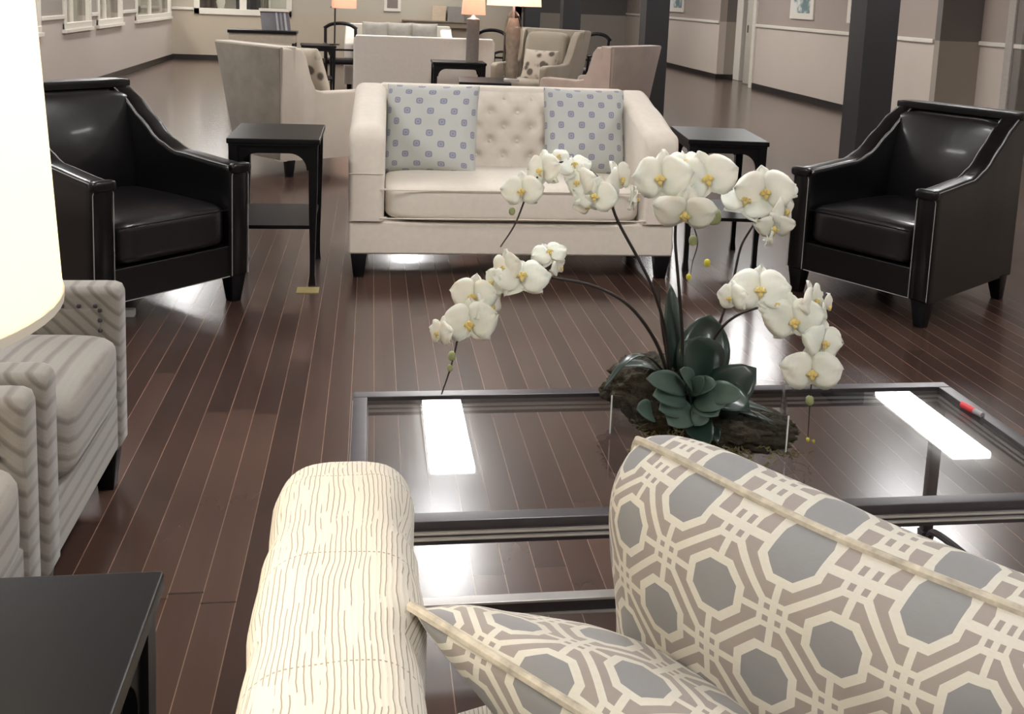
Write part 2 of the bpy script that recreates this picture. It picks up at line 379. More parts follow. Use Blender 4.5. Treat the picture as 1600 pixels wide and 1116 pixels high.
M['corridor'] = mat('corridor_wall_paint', (232, 228, 214), .8, noise_amt=.1, noise_sc=1)
struct('wall_corridor_left', MB().box(-7.6, -7.5, -3.2, 32, 0, ZC, 0), M['corridor'])
def window_frame(n, mb_args, pane, mull):
    f = MB()
    for a in mb_args: f.box(*a, .006)
    o = struct('window_%d' % n, f, M['white_trim'])
    g = MB()
    g.box(*pane, 0); g.build('pane', M['window_glass'], o, 0)
    if mull:
        q = MB()
        for a in mull: q.box(*a, .004)
        q.build('mullion', M['white_trim'], o, 0)
    return o
for i, (a, b) in enumerate(wins):
    fr = [(XL-.03, XL+.03, a, b, ZS, ZS+.10), (XL-.03, XL+.025, a, a+.12, ZS, 2.25), (XL-.03, XL+.025, b-.12, b, ZS, 2.25), (XL-.03, XL+.025, a, b, 2.15, 2.3), (XL-.02, XL+.05, a-.03, b+.03, ZS-.03, ZS+.02)]
    window_frame(i+1, fr, (XL-.09, XL-.08, a+.08, b-.08, ZS+.08, 2.2), [(XL-.1, XL-.05, (a+b)/2-.02, (a+b)/2+.02, ZS+.08, 2.2)])
# furnishings glimpsed in the corridor beyond the windows
M['book_dark'] = mat('dark_blue_grey_paint', (70, 72, 84), .6)
# far wall with window 5
w5 = (atY(303, 10, YF).x, atY(456, 10, YF).x)
xe = atY(815, 20, YF).x
zw5 = atY(380, 24, YF).z
wf = MB(); wall_openings(wf, YF, YF+.15, XL, xe, 0, ZC, [(w5[0]+.09, w5[1]-.09, zw5+.09, 2.3)], 'x')
struct('wall_far', wf, M['wall_far'])
a, b = w5
window_frame(5, [(a, b, YF-.03, YF+.03, zw5, zw5+.12), (a, a+.11, YF-.03, YF+.03, zw5, 2.35), (b-.11, b, YF-.03, YF+.03, zw5, 2.35), (a, b, YF-.03, YF+.03, 2.25, 2.4)], (a+.1, b-.1, YF+.08, YF+.09, zw5+.1, 2.3),
             [(a+(b-a)*.46, a+(b-a)*.53, YF+.04, YF+.1, zw5+.1, 2.3)])
struct('wall_far_corridor', MB().box(-7.6, 2.6, 24.4, 24.5, 0, ZC, 0), M['corridor'])
struct('wall_far_return', MB().box(xe-.15, xe, YF, 28.6, 0, ZC, 0), M['wall_far'])
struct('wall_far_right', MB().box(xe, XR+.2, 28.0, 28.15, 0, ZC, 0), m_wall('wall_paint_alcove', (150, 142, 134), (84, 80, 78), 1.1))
struct('wall_back', MB().box(-9, 12, -3.3, -3.2, 0, ZC, 0), M['wall_right'])
# right wall: main run, step outward near the camera, recess further back
YA = atX(1173, 129.4, XR+.0).y; YB = atX(1090, 110, XR).y
yr0, yr1 = 18.15, 20.2
struct('wall_right', MB().box(XR, XR+.15, XD, yr0, 0, ZC, 0).box(XR, XR+.15, yr1, 28.0, 0, ZC, 0), M['wall_right'])
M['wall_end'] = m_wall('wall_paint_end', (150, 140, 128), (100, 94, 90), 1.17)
struct('wall_right_step', MB().box(XR+.0, XR+.62, XD-.12, XD, 0, ZC, 0), M['wall_end'])
struct('wall_right_recess', MB().box(XR+.15, XR+.9, yr1, yr1+.1, 0, ZC, 0).box(XR+.8, XR+.9, yr0-.5, yr1, 0, ZC, 0), M['wall_end'])
struct('wall_right_near', MB().box(XR+.55, XR+.7, -3.2, XD-.12, 0, ZC, 0), M['wall_right'])
# rails, baseboards
tr = MB().box(XR-.03, XR, XD, yr0, 1.13, 1.185, .008).box(XR-.03, XR, yr1, 28, 1.13, 1.185, .008).box(XR+.52, XR+.55, 10.9, XD-.12, 1.13, 1.185, .008)
struct('trim_1', tr, M['white_trim'])
ys = [(-3.2, wins[0][0]), (wins[0][1], wins[1][0]), (wins[1][1], wins[2][0]), (wins[2][1], wins[3][0])]
t2_ = MB()
for a, b in ys:
    if b-a > .1: t2_.box(XL, XL+.03, a, b, .985, 1.04, .008)
struct('trim_2', t2_, M['white_trim'])
struct('trim_3', MB().box(XL, w5[0], YF-.03, YF, .985, 1.04, .008), M['white_trim'])
struct('baseboard_left', MB().box(XL, XL+.02, -3.2, YF, 0, .10, .004), M['black_base'])
struct('baseboard_far', MB().box(XL, xe, YF-.02, YF, 0, .10, .004), M['black_base'])
struct('baseboard_right', MB().box(XR-.02, XR, XD, yr0, 0, .10, .004).box(XR-.02, XR, yr1, 28, 0, .1, .004).box(XR-.02, XR+.8, yr1-.02, yr1, 0, .1, .004), M['black_base'])
# door at the recess, door frame near the right edge
d1 = struct('door_1', MB().box(XR-.04, XR+.12, yr0-.02, yr0+.12, 0, 2.2, .01).box(XR+.35, XR+.6, 19.85, 20.2, 0, ZC, .01), M['white_trim'])
MB().box(XR+.18, XR+.22, yr0+.15, yr0+1.0, 0.02, 2.15, .004).build('door_leaf', mat('pale_door_paint', (188, 182, 168), .5), d1)
MB().tube([(XR+.14, yr0+.8, 1.0), (XR+.14, yr0+.8, 1.14)], .012).build('door_handle', M['pewter'], d1)
dx = atX(1577, 60, XR+.55).y
d2 = struct('door_2', MB().box(XR+.50, XR+.56, dx-.14, dx, 0, 2.3, .01).box(XR+.50, XR+.56, dx-1.3, dx-1.16, 0, 2.3, .01).box(XR+.50, XR+.56, dx-1.3, dx, 2.2, 2.34, .01), mat('grey_door_frame', (168, 162, 154), .5))
MB().box(XR+.53, XR+.548, dx-1.16, dx-.14, .0, 2.2, 0).build('door_leaf', mat('grey_door_leaf', (120, 114, 108), .4), d2)
MB().box(XR+.515, XR+.53, dx-1.0, dx-.3, .2, 2.0, 0).build('pane', M['window_glass'], d2)

# columns
def column(px0, px1, Y, label, tall=False):
    a = atY(px0, 0, Y).x; s = .31
    return tag(struct('column', MB().box(a, a+s, Y, Y+s, 0, ZC, .006), M['column_paint']), None, None)
column(1356, 1420, 8.5, ''); column(1011, 1049, 12.9, ''); column(881, 909, 17.4, ''); column(822, 840, 21.0, '')

# ceiling lights
pan0 = thing('ceiling_light', 'surface-mounted fluorescent ceiling light', 'ceiling light', (.67, 8.0, ZC))
MB().box(-.19, .19, -.69, .69, -.012, .0, .003).build('housing', M['metal_white'], pan0)
MB().box(-.17, .17, -.67, .67, -.055, -.012, .01).build('diffuser', M['panel'], pan0, 0)  # glowing lens made to protrude so its sides light the ceiling
pan0['group'] = 'surface-mounted ceiling lights'
for X in (-2.9, .67, 4.95):
    for Y in (-1.0, 3.6, 8.0, 12.3, 16.5, 20.0):
        if (X, Y) != (.67, 8.0): dup(pan0, (X, Y, ZC))
for Y in (24.5,): 
    dup(pan0, (5.2, Y, ZC)); dup(pan0, (-1.0, 23.0, ZC), PI/2)
for Y in (12.0, 14.5, 17.0, 19.5): dup(pan0, (-5.3, Y, ZC))  # unseen corridor lights, added to brighten the view through the left windows

# ------------------------------------------------------------------ furniture
def stations(n, a, b): return [a+(b-a)*i/(n-1) for i in range(n)]
def tapered_leg(mb, x, y, h, w0, w1, dx=0, dy=0):
    b = [(x+dx+sx*w1/2, y+dy+sy*w1/2, 0) for sx, sy in ((-1, -1), (1, -1), (1, 1), (-1, 1))]
    t = [(x+sx*w0/2, y+sy*w0/2, h) for sx, sy in ((-1, -1), (1, -1), (1, 1), (-1, 1))]
    return mb.hexa(b, t, .003)

# --- black leather club chair (local: front faces -y, front plane y=0)
def leather_chair(label, loc, rz):
    t = thing('leather_armchair', label, 'armchair', loc, rz, 'black leather club chairs')
    L = M['leather']; W, D, WB = .81, .92, .70
    hw = lambda y: (W+(WB-W)*max(0, min(1, y/D)))/2
    fb = MB(); z0, z1 = .13, .285
    fb.hexa([(-W/2+.09, .012, z0), (W/2-.09, .012, z0), (WB/2-.05, D-.02, z0), (-WB/2+.05, D-.02, z0)], [(-W/2+.09, .012, z1), (W/2-.09, .012, z1), (WB/2-.05, D-.02, z1), (-WB/2+.05, D-.02, z1)], .01)
    fb.build('seat_base', L, t, wn=True)
    top = [(0, .665), (.05, .675), (.40, .70), (.52, .745), (.65, .84), (.78, .935), (.88, .985), (.96, .995)]
    for sx in (-1, 1):
        secs = []
        for k, y in enumerate([.0, .006, .02]+stations(22, .05, D+.03)):
            ins = (.012, .004, 0)[k] if k < 3 else 0
            secs.append(arc_sec(sx*(hw(y)-.052), y, .052-ins, .13+ins, interp(y, top)-ins, .03, 5))
        arm = MB().loft(secs).build('arm', L, t, 45)
        p = MB()     # light piping round the front panel and along the arm top
        for off in (-.047, .047):
            xx = sx*(hw(0)-.052)+off
            p.tube([(xx, -.003, .14), (xx, -.003, .62)], .0022, 6)
            p.tube([(sx*(hw(y)-.052)+off*.93, y, interp(y, top)-.008) for y in stations(24, .0, D)], .0026, 6)
        p.tube([(sx*(hw(0)-.052)-.047, -.003, .62), (sx*(hw(0)-.052)-.03, -.003, .662), (sx*(hw(0)-.052)+.03, -.003, .662), (sx*(hw(0)-.052)+.047, -.003, .62)], .0022, 6)
        tag(p.build('piping', M['piping_grey'], arm), 'thin pale piping')
        # rounded knuckle where the arm top meets its front
        q = MB().soft((sx*(hw(0)-.052), .0, .655), (.112, .05, .05), 4, 5); q.build('arm_knuckle', L, arm)
    bk = MB(); secs = []
    for k, x in enumerate(stations(15, -WB/2+.02, WB/2-.02)): 
        secs.append([(x, D-.10, .15), (x, D+.02, .15), (x, D+.07, .93), (x, D+.06, .985), (x, D-.03, .985), (x, D-.05, .93)])
    bk.loft(secs); bko = bk.build('backrest', L, t, 40)
    MB().soft((0, D-.0, .985), (WB+.02, .14, .045), 8, 8).build('top_rail', L, bko)
    def lean(w, q): return Vector((w.x*(1-.06*q.z), w.y+w.z*.16-.05*(1-q.x**2)*(1-q.z**2)*(1 if q.y < 0 else 0), w.z))
    MB().soft((0, D-.13, .70), (WB-.04, .13, .52), 7, 12, fn=lean).build('back_cushion', M['leather_worn'], t)
    MB().soft((0, .39, .385), (W-.215, .78, .20), 9, 12, crown=.28).build('seat_cushion', M['leather_worn'], t)
    p = MB(); p.tube([(-W/2+.1, .012, .135), (W/2-.1, .012, .135)], .0022, 6); tag(p.build('base_piping', M['piping_grey'], t), 'thin pale piping')
    MB().tube([(-W/2+.12, .0, .462), (W/2-.12, .0, .462)], .003, 6).build('cushion_piping', M['leather'], t)
    for sx in (-1, 1):
        tapered_leg(MB(), sx*(W/2-.05), .05, .14, .085, .05, 0, 0).build('leg', M['black_wood'], t)
        tapered_leg(MB(), sx*(WB/2-.03), D-.06, .14, .08, .045, 0, .03).build('leg', M['black_wood'], t)
    return t
ang = math.radians(46)
c1 = leather_chair('black leather armchair at left, partly behind the glowing lampshade', (-.848, 4.629, 0), ang)
ang2 = math.radians(-59)
c2 = dup(c1, (2.425, 4.72, 0), ang2, 'black leather armchair at right, in front of the dark square column')

# --- cream tufted loveseat
def loveseat():
    t = thing('loveseat', 'cream upholstered loveseat with button-tufted back and straight arms', 'sofa', (.772, 5.28, 0), math.radians(-1.2))
    F = M['cream_fabric']; W, D = 1.76, .80
    b = MB().box(-W/2+.004, W/2-.004, .012, D-.01, .125, .298, .015, 3); b.build('seat_base', F, t, wn=True)
    top = [(0, .775), (.04, .81), (.5, .905), (.8, .965), (.9, .97)]
    for sx in (-1, 1):
        secs = []
        for k, y in enumerate([0, .006, .02, .045]+stations(16, .08, D)):
            ins = (.03, .014, .005, 0)[k] if k < 4 else 0
            secs.append(arc_sec(sx*(W/2-.093), y+.0, .093-ins, .30+ins*.3, interp(y, top)-ins, .055, 7))
        MB().loft(secs).build('arm', F, t, 50)
        MB().tube([(sx*(W/2-.093)-.09, -.002, .56), (sx*(W/2-.093)+.09, -.002, .56)], .0018, 6).build('seam', M['white_trim'], t)
    n, mrow = 110, 48; back = MB(); IW = W/2-.175
    btn = []
    for r in range(5):
        for k in range(-6, 7):
            x = k*.165+(.0825 if r % 2 else 0)
            if abs(x) < IW-.02: btn.append((x, .56+r*.085))
    vs = []
    for j in range(mrow+1):
        z = .42+(.955-.42)*j/mrow
        for i in range(n+1):
            x = -IW+2*IW*i/n; d = 0
            for bx, bz in btn:
                r2 = ((x-bx)**2+(z-bz)**2); d += .03*math.exp(-r2/.0007)+.012*math.exp(-r2/.004)
            y = D-.14+(z-.42)*.12+min(d, .04)
            if j > mrow-6: y += .0025*(j-mrow+6)**2
            vs.append((x, y, z))
    fs = [(j*(n+1)+i, j*(n+1)+i+1, (j+1)*(n+1)+i+1, (j+1)*(n+1)+i) for j in range(mrow) for i in range(n)]
    back.add(vs, fs); back.build('tufted_back', F, t, 180)
    MB().hexa([(-IW-.03, D-.11, .3), (IW+.03, D-.11, .3), (IW+.03, D, .3), (-IW-.03, D, .3)], [(-IW-.03, D-.02, .965), (IW+.03, D-.02, .965), (IW+.03, D+.08, .965), (-IW-.03, D+.08, .965)], .02).build('backrest', F, t, wn=True)
    for bx, bz in btn:
        MB().soft((bx, D-.135+(bz-.42)*.12+.03, bz), (.02, .012, .02), 2.5, 3).build('button', F, t)
    cu = MB().soft((0, .345, .402), (W-.375, .70, .20), 8, 14, crown=.22).build('seat_cushion', F, t)
    p = MB()
    for z in (.325, .478): p.tube(smooth_path([(-W/2+.20, .03, z), (-W/2+.215, -.004, z), (0, -.010, z+.003), (W/2-.215, -.004, z), (W/2-.20, .03, z)], 6), .0035, 6)
    p.build('piping', F, cu)
    for sx in (-1, 1):
        for y in (.05, D-.06): tapered_leg(MB(), sx*(W/2-.06), y, .128, .085, .055).build('leg', M['black_wood'], t)
    return t
loveseat()

# --- pillows
def pillow(name, C, R, U, w, h, th, m, label, cat='pillow', group=None, n=30, pipe=None, seed=1, piping_mat=None, pinch=.06, wr=.004, pe=3.2, pf=.42, rc=.0, pv_=None, us=1.0, vs_=1.0):
    """C centre, R right axis, U up axis (world)"""
    R = Vector(R).normalized(); U = Vector(U); U = (U-R*U.dot(R)).normalized(); N = R.cross(U)
    root = thing(name, label, cat, C, 0, group)
    me = bpy.data.meshes.new('pillow_cover'); vs = []; idx = {}; uvs = {}
    def P(u, v, s):
        pu = 1-pinch*(1-v*v); pv = 1-(pinch if pv_ is None else pv_)*(1-u*u)
        f = ((1-abs(u)**pe)*(1-abs(v)**pe))**pf if abs(u) < 1 and abs(v) < 1 else 0
        nn = noise.noise(Vector((u*2.2+seed*7, v*2.2, s*3)))*wr*3*(f > 0)
        pu *= 1-rc*abs(u*v)**3; pv *= 1-rc*abs(u*v)**3
        return R*(u*w/2*pu)+U*(v*h/2*pv)+N*(s*th/2*f*(1)+nn)
    fs = []; fu = []
    for s in (1, -1):
        for j in range(n+1):
            for i in range(n+1):
                u, v = math.sin((-1+2*i/n)*PI/2), math.sin((-1+2*j/n)*PI/2)
                bd = i in (0, n) or j in (0, n); key = (i, j, 0 if bd else s)
                if key not in idx: idx[key] = len(vs); vs.append(P(u, v, s if not bd else 0)); 
        for j in range(n):
            for i in range(n):
                q = [(i, j), (i+1, j), (i+1, j+1), (i, j+1)]
                if s < 0: q.reverse()
                fs.append([idx[(a, b, 0 if (a in (0, n) or b in (0, n)) else s)] for a, b in q])
                fu.append([tuple(.4*(math.sin((-1+2*c_/n)*PI/2)+1)/2+.6*c_/n for c_ in ab) for ab in q])
    me.from_pydata([tuple(v) for v in vs], [], fs); uv = me.uv_layers.new(name='UVMap'); k = 0
    for q in fu:
        for c in q: uv.data[k].uv = (c[0]*us, c[1]*vs_); k += 1
    me.materials.append(m); me.polygons.foreach_set('use_smooth', [True]*len(fs))
    o = bpy.data.objects.new('pillow_cover', me); COL.objects.link(o); o.parent = root
    if pipe:
        ed = []
        E = [-1+2*i/40 for i in range(41)]
        loop = [(u, -1) for u in E]+[(1, v) for v in E[1:]]+[(-u, 1) for u in E[1:]]+[(-1, -v) for v in E[1:]]
        pts = [P(a, b, 0)*1.006 for a, b in loop]
        MB().tube(pts, pipe, 7).build('piping', piping_mat or m, root)
    return root
la = math.radians(-1.6)
pillow('throw_pillow', (.345, 5.80, .735), (1, -.30, .03), (-.03, .26, 1), .54, .51, .20, M['medallion'], 'pale blue-grey square-medallion pillow in left corner of the loveseat', group='medallion pillows on the loveseat', pinch=.04)
pillow('throw_pillow', (1.235, 5.80, .735), (1, .12, -.02), (.02, .24, 1), .49, .51, .20, M['medallion'], 'pale blue-grey square-medallion pillow in right corner of the loveseat, behind white orchids', group='medallion pillows on the loveseat', seed=3, pinch=.04)

# --- end table (local: centre of footprint, front at -y)
def end_table(label, loc, rz, group):
    t = thing('end_table', label, 'side table', loc, rz, group); B = M['black_wood']; W, D, H = .455, .60, .755
    MB().box(-W/2, W/2, -D/2, D/2, H-.028, H, .005, 2).box(-W/2+.008, W/2-.008, -D/2+.008, D/2-.008, H-.04, H-.028, .003).build('table_top', B, t, wn=True)
    def arch(half):   # apron with rounded arch, polygon in (along, z)
        a = half; p = [(-a, H-.04), (a, H-.04), (a, H-.16)]
        for k in range(9): th = k/8*PI/2; p.append((a-.035-.085*(1-math.cos(th))*1.0, H-.16+.085*math.sin(th)))
        for k in range(9): th = PI/2-k/8*PI/2; p.append((-a+.035+.085*(1-math.cos(th)), H-.16+.085*math.sin(th)))
        p.append((-a, H-.16)); return p
    for y in (-D/2+.02, D/2-.04): MB().prism(arch(W/2-.03), y, y+.02, 'y', .001).build('apron', B, t)
    for x in (-W/2+.02, W/2-.04): MB().prism(arch(D/2-.03), x, x+.02, 'x', .001).build('apron', B, t)
    for sx in (-1, 1):
        for sy in (-1, 1):
            x, y = sx*(W/2-.032), sy*(D/2-.032); lg = MB(); pr = [(H-.04, .044), (.5, .042), (.3, .034), (.16, .026), (.05, .026), (0, .036)]
            secs = []
            for z, w in pr: secs.append([(x+a*w/2, y+b*w/2, z) for a, b in ((-1, -1), (1, -1), (1, 1), (-1, 1))])
            lg.loft(secs).build('leg', B, t, 40)
    MB().box(-W/2+.03, W/2-.03, -D/2+.03, D/2-.03, .29, .31, .003).build('shelf', B, t, wn=True)
    return t
E1 = end_table('black end table with arched apron between left leather armchair and loveseat', (-.475, 5.45, 0), 0, 'black end tables')
dup(E1, (2.015, 5.71, 0), math.radians(-7), 'black end table right of the loveseat, seen behind the orchids')
dup(E1, (-.478, .97, 0), 0, 'black end table in the near left corner under the big lamp')
dup(E1, (1.0, 9.1, 0), math.radians(-4), 'black table behind the loveseat holding the crystal-based lamp')
dup(E1, (.97, 11.55, 0), PI/2, 'black table behind the loveseat holding the grey column lamp')
dup(E1, (-.72, 14.2, 0), 0.1, 'far black table under the tall peach-shaded lamp')

# --- coffee table
def coffee_table():
    x0, x1, y0, y1, H = -.03, 1.573, 1.835, 2.492, .5
    t = thing('coffee_table', 'low rectangular coffee table with glass top and dark metal frame', 'coffee table', ((x0+x1)/2, (y0+y1)/2, 0))
    X, Y = (x1-x0)/2, (y1-y0)/2; fw = .036; P = M['pewter']; C = M['chrome']
    for (a, b, c, d) in ((-X, X, -Y, -Y+fw), (-X, X, Y-fw, Y), (-X, -X+fw, -Y+fw, Y-fw), (X-fw, X, -Y+fw, Y-fw)):
        fr = MB().box(a, b, c, d, H-.018, H, .003); o = fr.build('frame_rail', P, t, wn=True)
        MB().box(a+(.004 if d-c > .1 or True else 0), b-.004, c+.004, d-.004, H-.052, H-.018, .002).build('rail_core', P, o)
        r = MB()
        for z in (H-.026, H-.038):
            r.box(a-.002, b+.002, c-.002, d+.002, z-.003, z+.003, .002)
        tag(r.build('rail_bead', C, o, wn=True), 'bright bead moulding')
    MB().box(-X+fw-.012, X-fw+.012, -Y+fw-.012, Y-fw+.012, H-.014, H-.006, 0).build('glass_top', M['table_glass'], t, 0)
    for sx in (-1, 1):
        for sy in (-1, 1):
            x, y = sx*(X-.018), sy*(Y-.018); w = .015
            lg = MB().box(x-w, x+w, y-w*.8, y+w*.8, .07, H-.05, .003)
            lg.hexa([(x-w*.7-.0, y-w, 0), (x+w*.7, y-w, 0), (x+w*.7, y+w, 0), (x-w*.7, y+w, 0)], [(x-w*1.3, y-w, .075), (x+w*1.3, y-w, .075), (x+w*1.3, y+w, .075), (x-w*1.3, y+w, .075)], .003)
            lg.build('leg', P, t, 35)
        pts = [(sx*(X-.018), -Y+.03, .06), (sx*(X-.03), -Y+.10, .105), (sx*(X-.035), 0, .125), (sx*(X-.03), Y-.10, .105), (sx*(X-.018), Y-.03, .06)]
        MB().tube(smooth_path(pts, 8), .010, 8).build('side_stretcher', P, t)
    so = MB().box(-X+.02, X-.02, -.012, .012, .085, .125, .003).build('cross_stretcher', P, t, wn=True)
    tag(MB().box(-X+.02, X-.02, -.016, .016, .119, .126, .002).box(-X+.02, X-.02, -.016, .016, .086, .093, .002).build('stretcher_bead', C, so, wn=True), 'bright bead moulding')
coffee_table()

# --- foreground ivory ribbed loveseat
def ribbed_sofa():
    t = thing('sofa', 'ivory crinkle-ribbed sofa in the foreground, lit warmly by the big lamp', 'sofa', (.7, 1.0, 0))
    F = M['rib']; ox, oy = .7, 1.0
    def shift(p): return p
    for xc, nm in ((-.028, 'arm'), (1.55, 'arm')):
        secs = []; hw = .103
        for k, y in enumerate([.34, .40]+stations(20, .46, 1.34)+[1.40, 1.46, 1.51, 1.55, 1.575, 1.588]):
            kk = max(0, (y-1.34)/.25); ins = .004+.055*kk**3; drop = .10*kk**3.0
            wob = .004*math.sin(y*23)+.003*math.sin(y*51+1)
            zt = .812-drop+ (.0 if y > .9 else (.9-y)*.25)+wob*.5
            sec = arc_sec(xc-ox+wob*.4, y-oy, hw-ins*.9+wob, .16, zt, .062, 8)
            secs.append(sec)
        MB().loft(secs).build('arm', F, t, 60)
    MB().box(.08-ox, 1.44-ox, .36-oy, 1.40-oy, .14, .33, .02, 3).build('seat_base', F, t, wn=True)
    MB().soft((.76-ox, .99-oy, .40), (1.35, .80, .15), 9, 14, crown=.15).build('seat_cushion', F, t)
    MB().soft((.76-ox, .46-oy, .60), (1.4, .22, .76), 8, 12).build('backrest', F, t)
    for x in (-.02, 1.54):
        for y in (.42, 1.5): tapered_leg(MB(), x-ox, y-oy, .165, .08, .05).build('leg', M['black_wood'], t)
ribbed_sofa()
M['trellis_piping'] = mat('cream_taupe_cord', (190, 182, 166), .7, noise_amt=.35, noise_sc=60)
Rg = Vector((.30, -.427, 0)).normalized(); Ug = Vector((-.062, -.084, .46)).normalized()
A2 = Vector((.352, 1.272, .940)); w2, h2 = .64, .50
pillow('throw_pillow', A2+Rg*w2/2-Ug*h2/2, Rg, Ug, w2, h2, .255, M['trellis'], 'large grey octagon-trellis pillow standing upright on the ivory sofa, the one farther right', group='octagon trellis pillows', pipe=.006, seed=5, piping_mat=M['trellis_piping'], n=40, pinch=.035, pe=3.6, pf=.34, rc=.10, wr=.003, pv_=.15, us=1.18)
R1 = Vector((.742, -.67, -.13)).normalized(); U1 = Vector((-.52, -.575, .63)).normalized()
A1 = Vector((.043, 1.10, .806)); w1 = .52
pillow('throw_pillow', A1+R1*w1/2-U1*w1/2, R1, U1, w1, w1, .17, M['trellis'], 'grey octagon-trellis pillow slumped against the ivory sofa arm, the nearer lower one', group='octagon trellis pillows', pipe=.006, seed=9, piping_mat=M['trellis_piping'], n=40, pinch=.05, pe=2.6, pf=.5, us=.92, vs_=.98)

# --- striped armchairs (local: front faces -y)
def striped_chair(label, loc, rz):
    t = thing('striped_armchair', label, 'armchair', loc, rz, 'grey striped armchairs'); S = M['stripe']; W, D = .79, .82
    MB().box(-W/2+.09, W/2-.09, .008, D-.03, .135, .30, .012, 3).build('seat_base', S, t, wn=True)
    for sx in (-1, 1):
        secs = []
        for k, y in enumerate([0, .008, .025]+stations(14, .05, D)):
            ins = (.016, .006, .001)[k] if k < 3 else 0
            secs.append(arc_sec(sx*(W/2-.055), y, .052-ins, .13+ins, .628-ins+(.0 if y < .5 else (y-.5)*.25), .024, 6))
        arm = MB().loft(secs).build('arm', S, t, 50)
        MB().box(sx*(W/2-.055)-.058, sx*(W/2-.055)+.058, .05, .70, .40, .57, .01).build('arm_panel', S, arm, wn=True)
        nl = MB()
        for sd in (-1, 1):
            x = sx*(W/2-.055)+sd*.061
            for k in range(14): nl.soft((x, .06+k*.045, .578), (.008, .013, .013), 2.5, 2)
            for k in range(9): nl.soft((x, .048, .565-k*.03), (.008, .013, .013), 2.5, 2)
        tag(nl.build('nailhead_trim', M['pewter'], arm), 'row of dark nailheads', kind='stuff')
    def ln(w, q): return Vector((w.x, w.y+w.z*.2, w.z))
    MB().soft((0, D-.04, .56), (W-.06, .16, .78), 8, 12, fn=ln).build('backrest', S, t)
    MB().soft((0, .335, .40), (W-.215, .70, .21), 8, 12, crown=.22).build('seat_cushion', S, t)
    for sx in (-1, 1):
        tapered_leg(MB(), sx*(W/2-.06), .05, .14, .075, .045).build('leg', M['black_wood'], t)
        tapered_leg(MB(), sx*(W/2-.06), D-.08, .14, .07, .04, 0, .04).build('leg', M['black_wood'], t)
    return t
s1 = striped_chair('grey striped armchair with squared arms, the farther of the pair at left', (-.708, 2.69, 0), PI/2)
dup(s1, (-.708, 1.868, 0), PI/2, 'grey striped armchair with nailhead arms, nearer one cut off by the left edge')

# --- table lamp, foreground
lt = thing('table_lamp', 'table lamp with big glowing cream drum shade on near end table', 'lamp', (-.61, 1.10, .755))
MB().lathe([(0, 0), (.085, 0), (.085, .015), (.03, .03), (.055, .10), (.075, .18), (.05, .27), (.018, .32), (.012, .36), (0, .36)], n=32).build('base', M['pewter'], lt, 60)
MB().lathe([(.28, .395), (.255, .795), (.2575, .795), (.2825, .395)], n=64, closed=True).build('lamp_shade', M['shade'], lt, 60)
MB().lathe([(.2838, .392), (.2838, .402), (.279, .402), (.279, .392)], n=64, closed=True).build('shade_rim', M['white_trim'], lt, 60)
MB().lathe([(.2590, .790), (.2590, .800), (.253, .800), (.253, .790)], n=64, closed=True).build('shade_rim', M['white_trim'], lt, 60)
MB().tube([(0, 0, .36), (0, 0, .48)], .012, 10).build('socket', M['pewter'], lt)
def bulb(name, loc, power, col, r=.035):
    d = bpy.data.lights.new(name, 'POINT'); d.energy = power; d.color = col; d.shadow_soft_size = r
    o = bpy.data.objects.new(name, d); COL.objects.link(o); o.location = loc; return o
bulb('lamp_bulb', (-.61, 1.10, 1.36), 11.5, (1, .88, .70), .05)

# --- background chairs (high flared back)
def flared_chair(label, loc, rz, m, mback, group=None, name='accent_chair'):
    t = thing(name, label, 'armchair', loc, rz, group); W, D = .80, .80
    MB().box(-W/2+.06, W/2-.06, .02, D-.02, .13, .40, .015, 2).build('seat_base', m, t, wn=True)
    top = [(0, .66), (.06, .68), (.50, .68), (.545, .72), (.62, .98), (.66, 1.035), (.95, 1.05)]
    for sx in (-1, 1):
        secs = []
        for k, y in enumerate([0, .012]+stations(18, .04, D+.06)):
            ins = (.02, .006)[k] if k < 2 else 0; fl = max(0, y-.4)*.12
            a = arc_sec(sx*(W/2-.05), y, .05-ins, .13+ins, interp(y, top)-ins, .02, 4)
            secs.append([(x+sx*fl*(z-.13)/.5-sx*.055*max(0, (y-.3)/.6)*(1-(z-.13)/.92), yy+(z-.3)*.10*(1 if y > .5 else 0), z) for x, yy, z in a])
        MB().loft(secs).build('arm', m, t, 50)
    bk = MB(); b0, b1 = -W/2+.06, W/2-.06; f = .14
    bk.hexa([(b0, D-.07, .13), (b1, D-.07, .13), (b1, D+.04, .13), (b0, D+.04, .13)], [(b0-f, D+.0, 1.05), (b1+f, D+.0, 1.05), (b1+f, D+.15, 1.05), (b0-f, D+.15, 1.05)], .012)
    bk.build('backrest', m, t, wn=True)
    MB().hexa([(b0+.01, D+.035, .14), (b1-.01, D+.035, .14), (b1-.01, D+.045, .14), (b0+.01, D+.045, .14)], [(b0-f+.01, D+.143, 1.035), (b1+f-.01, D+.143, 1.035), (b1+f-.01, D+.153, 1.035), (b0-f+.01, D+.153, 1.035)], .002).build('back_panel', mback, t)
    MB().soft((0, D-.12, .74), (W-.2, .16, .56), 6, 8, fn=lambda w, q: Vector((w.x, w.y+w.z*.15, w.z))).build('back_cushion', m, t)
    MB().soft((0, .35, .44), (W-.2, .68, .15), 7, 8, crown=.2).build('seat_cushion', m, t)
    for sx in (-1, 1):
        for y in (.06, D-.04): tapered_leg(MB(), sx*(W/2-.07), y, .135, .07, .05).build('leg', M['black_wood'], t)
    return t
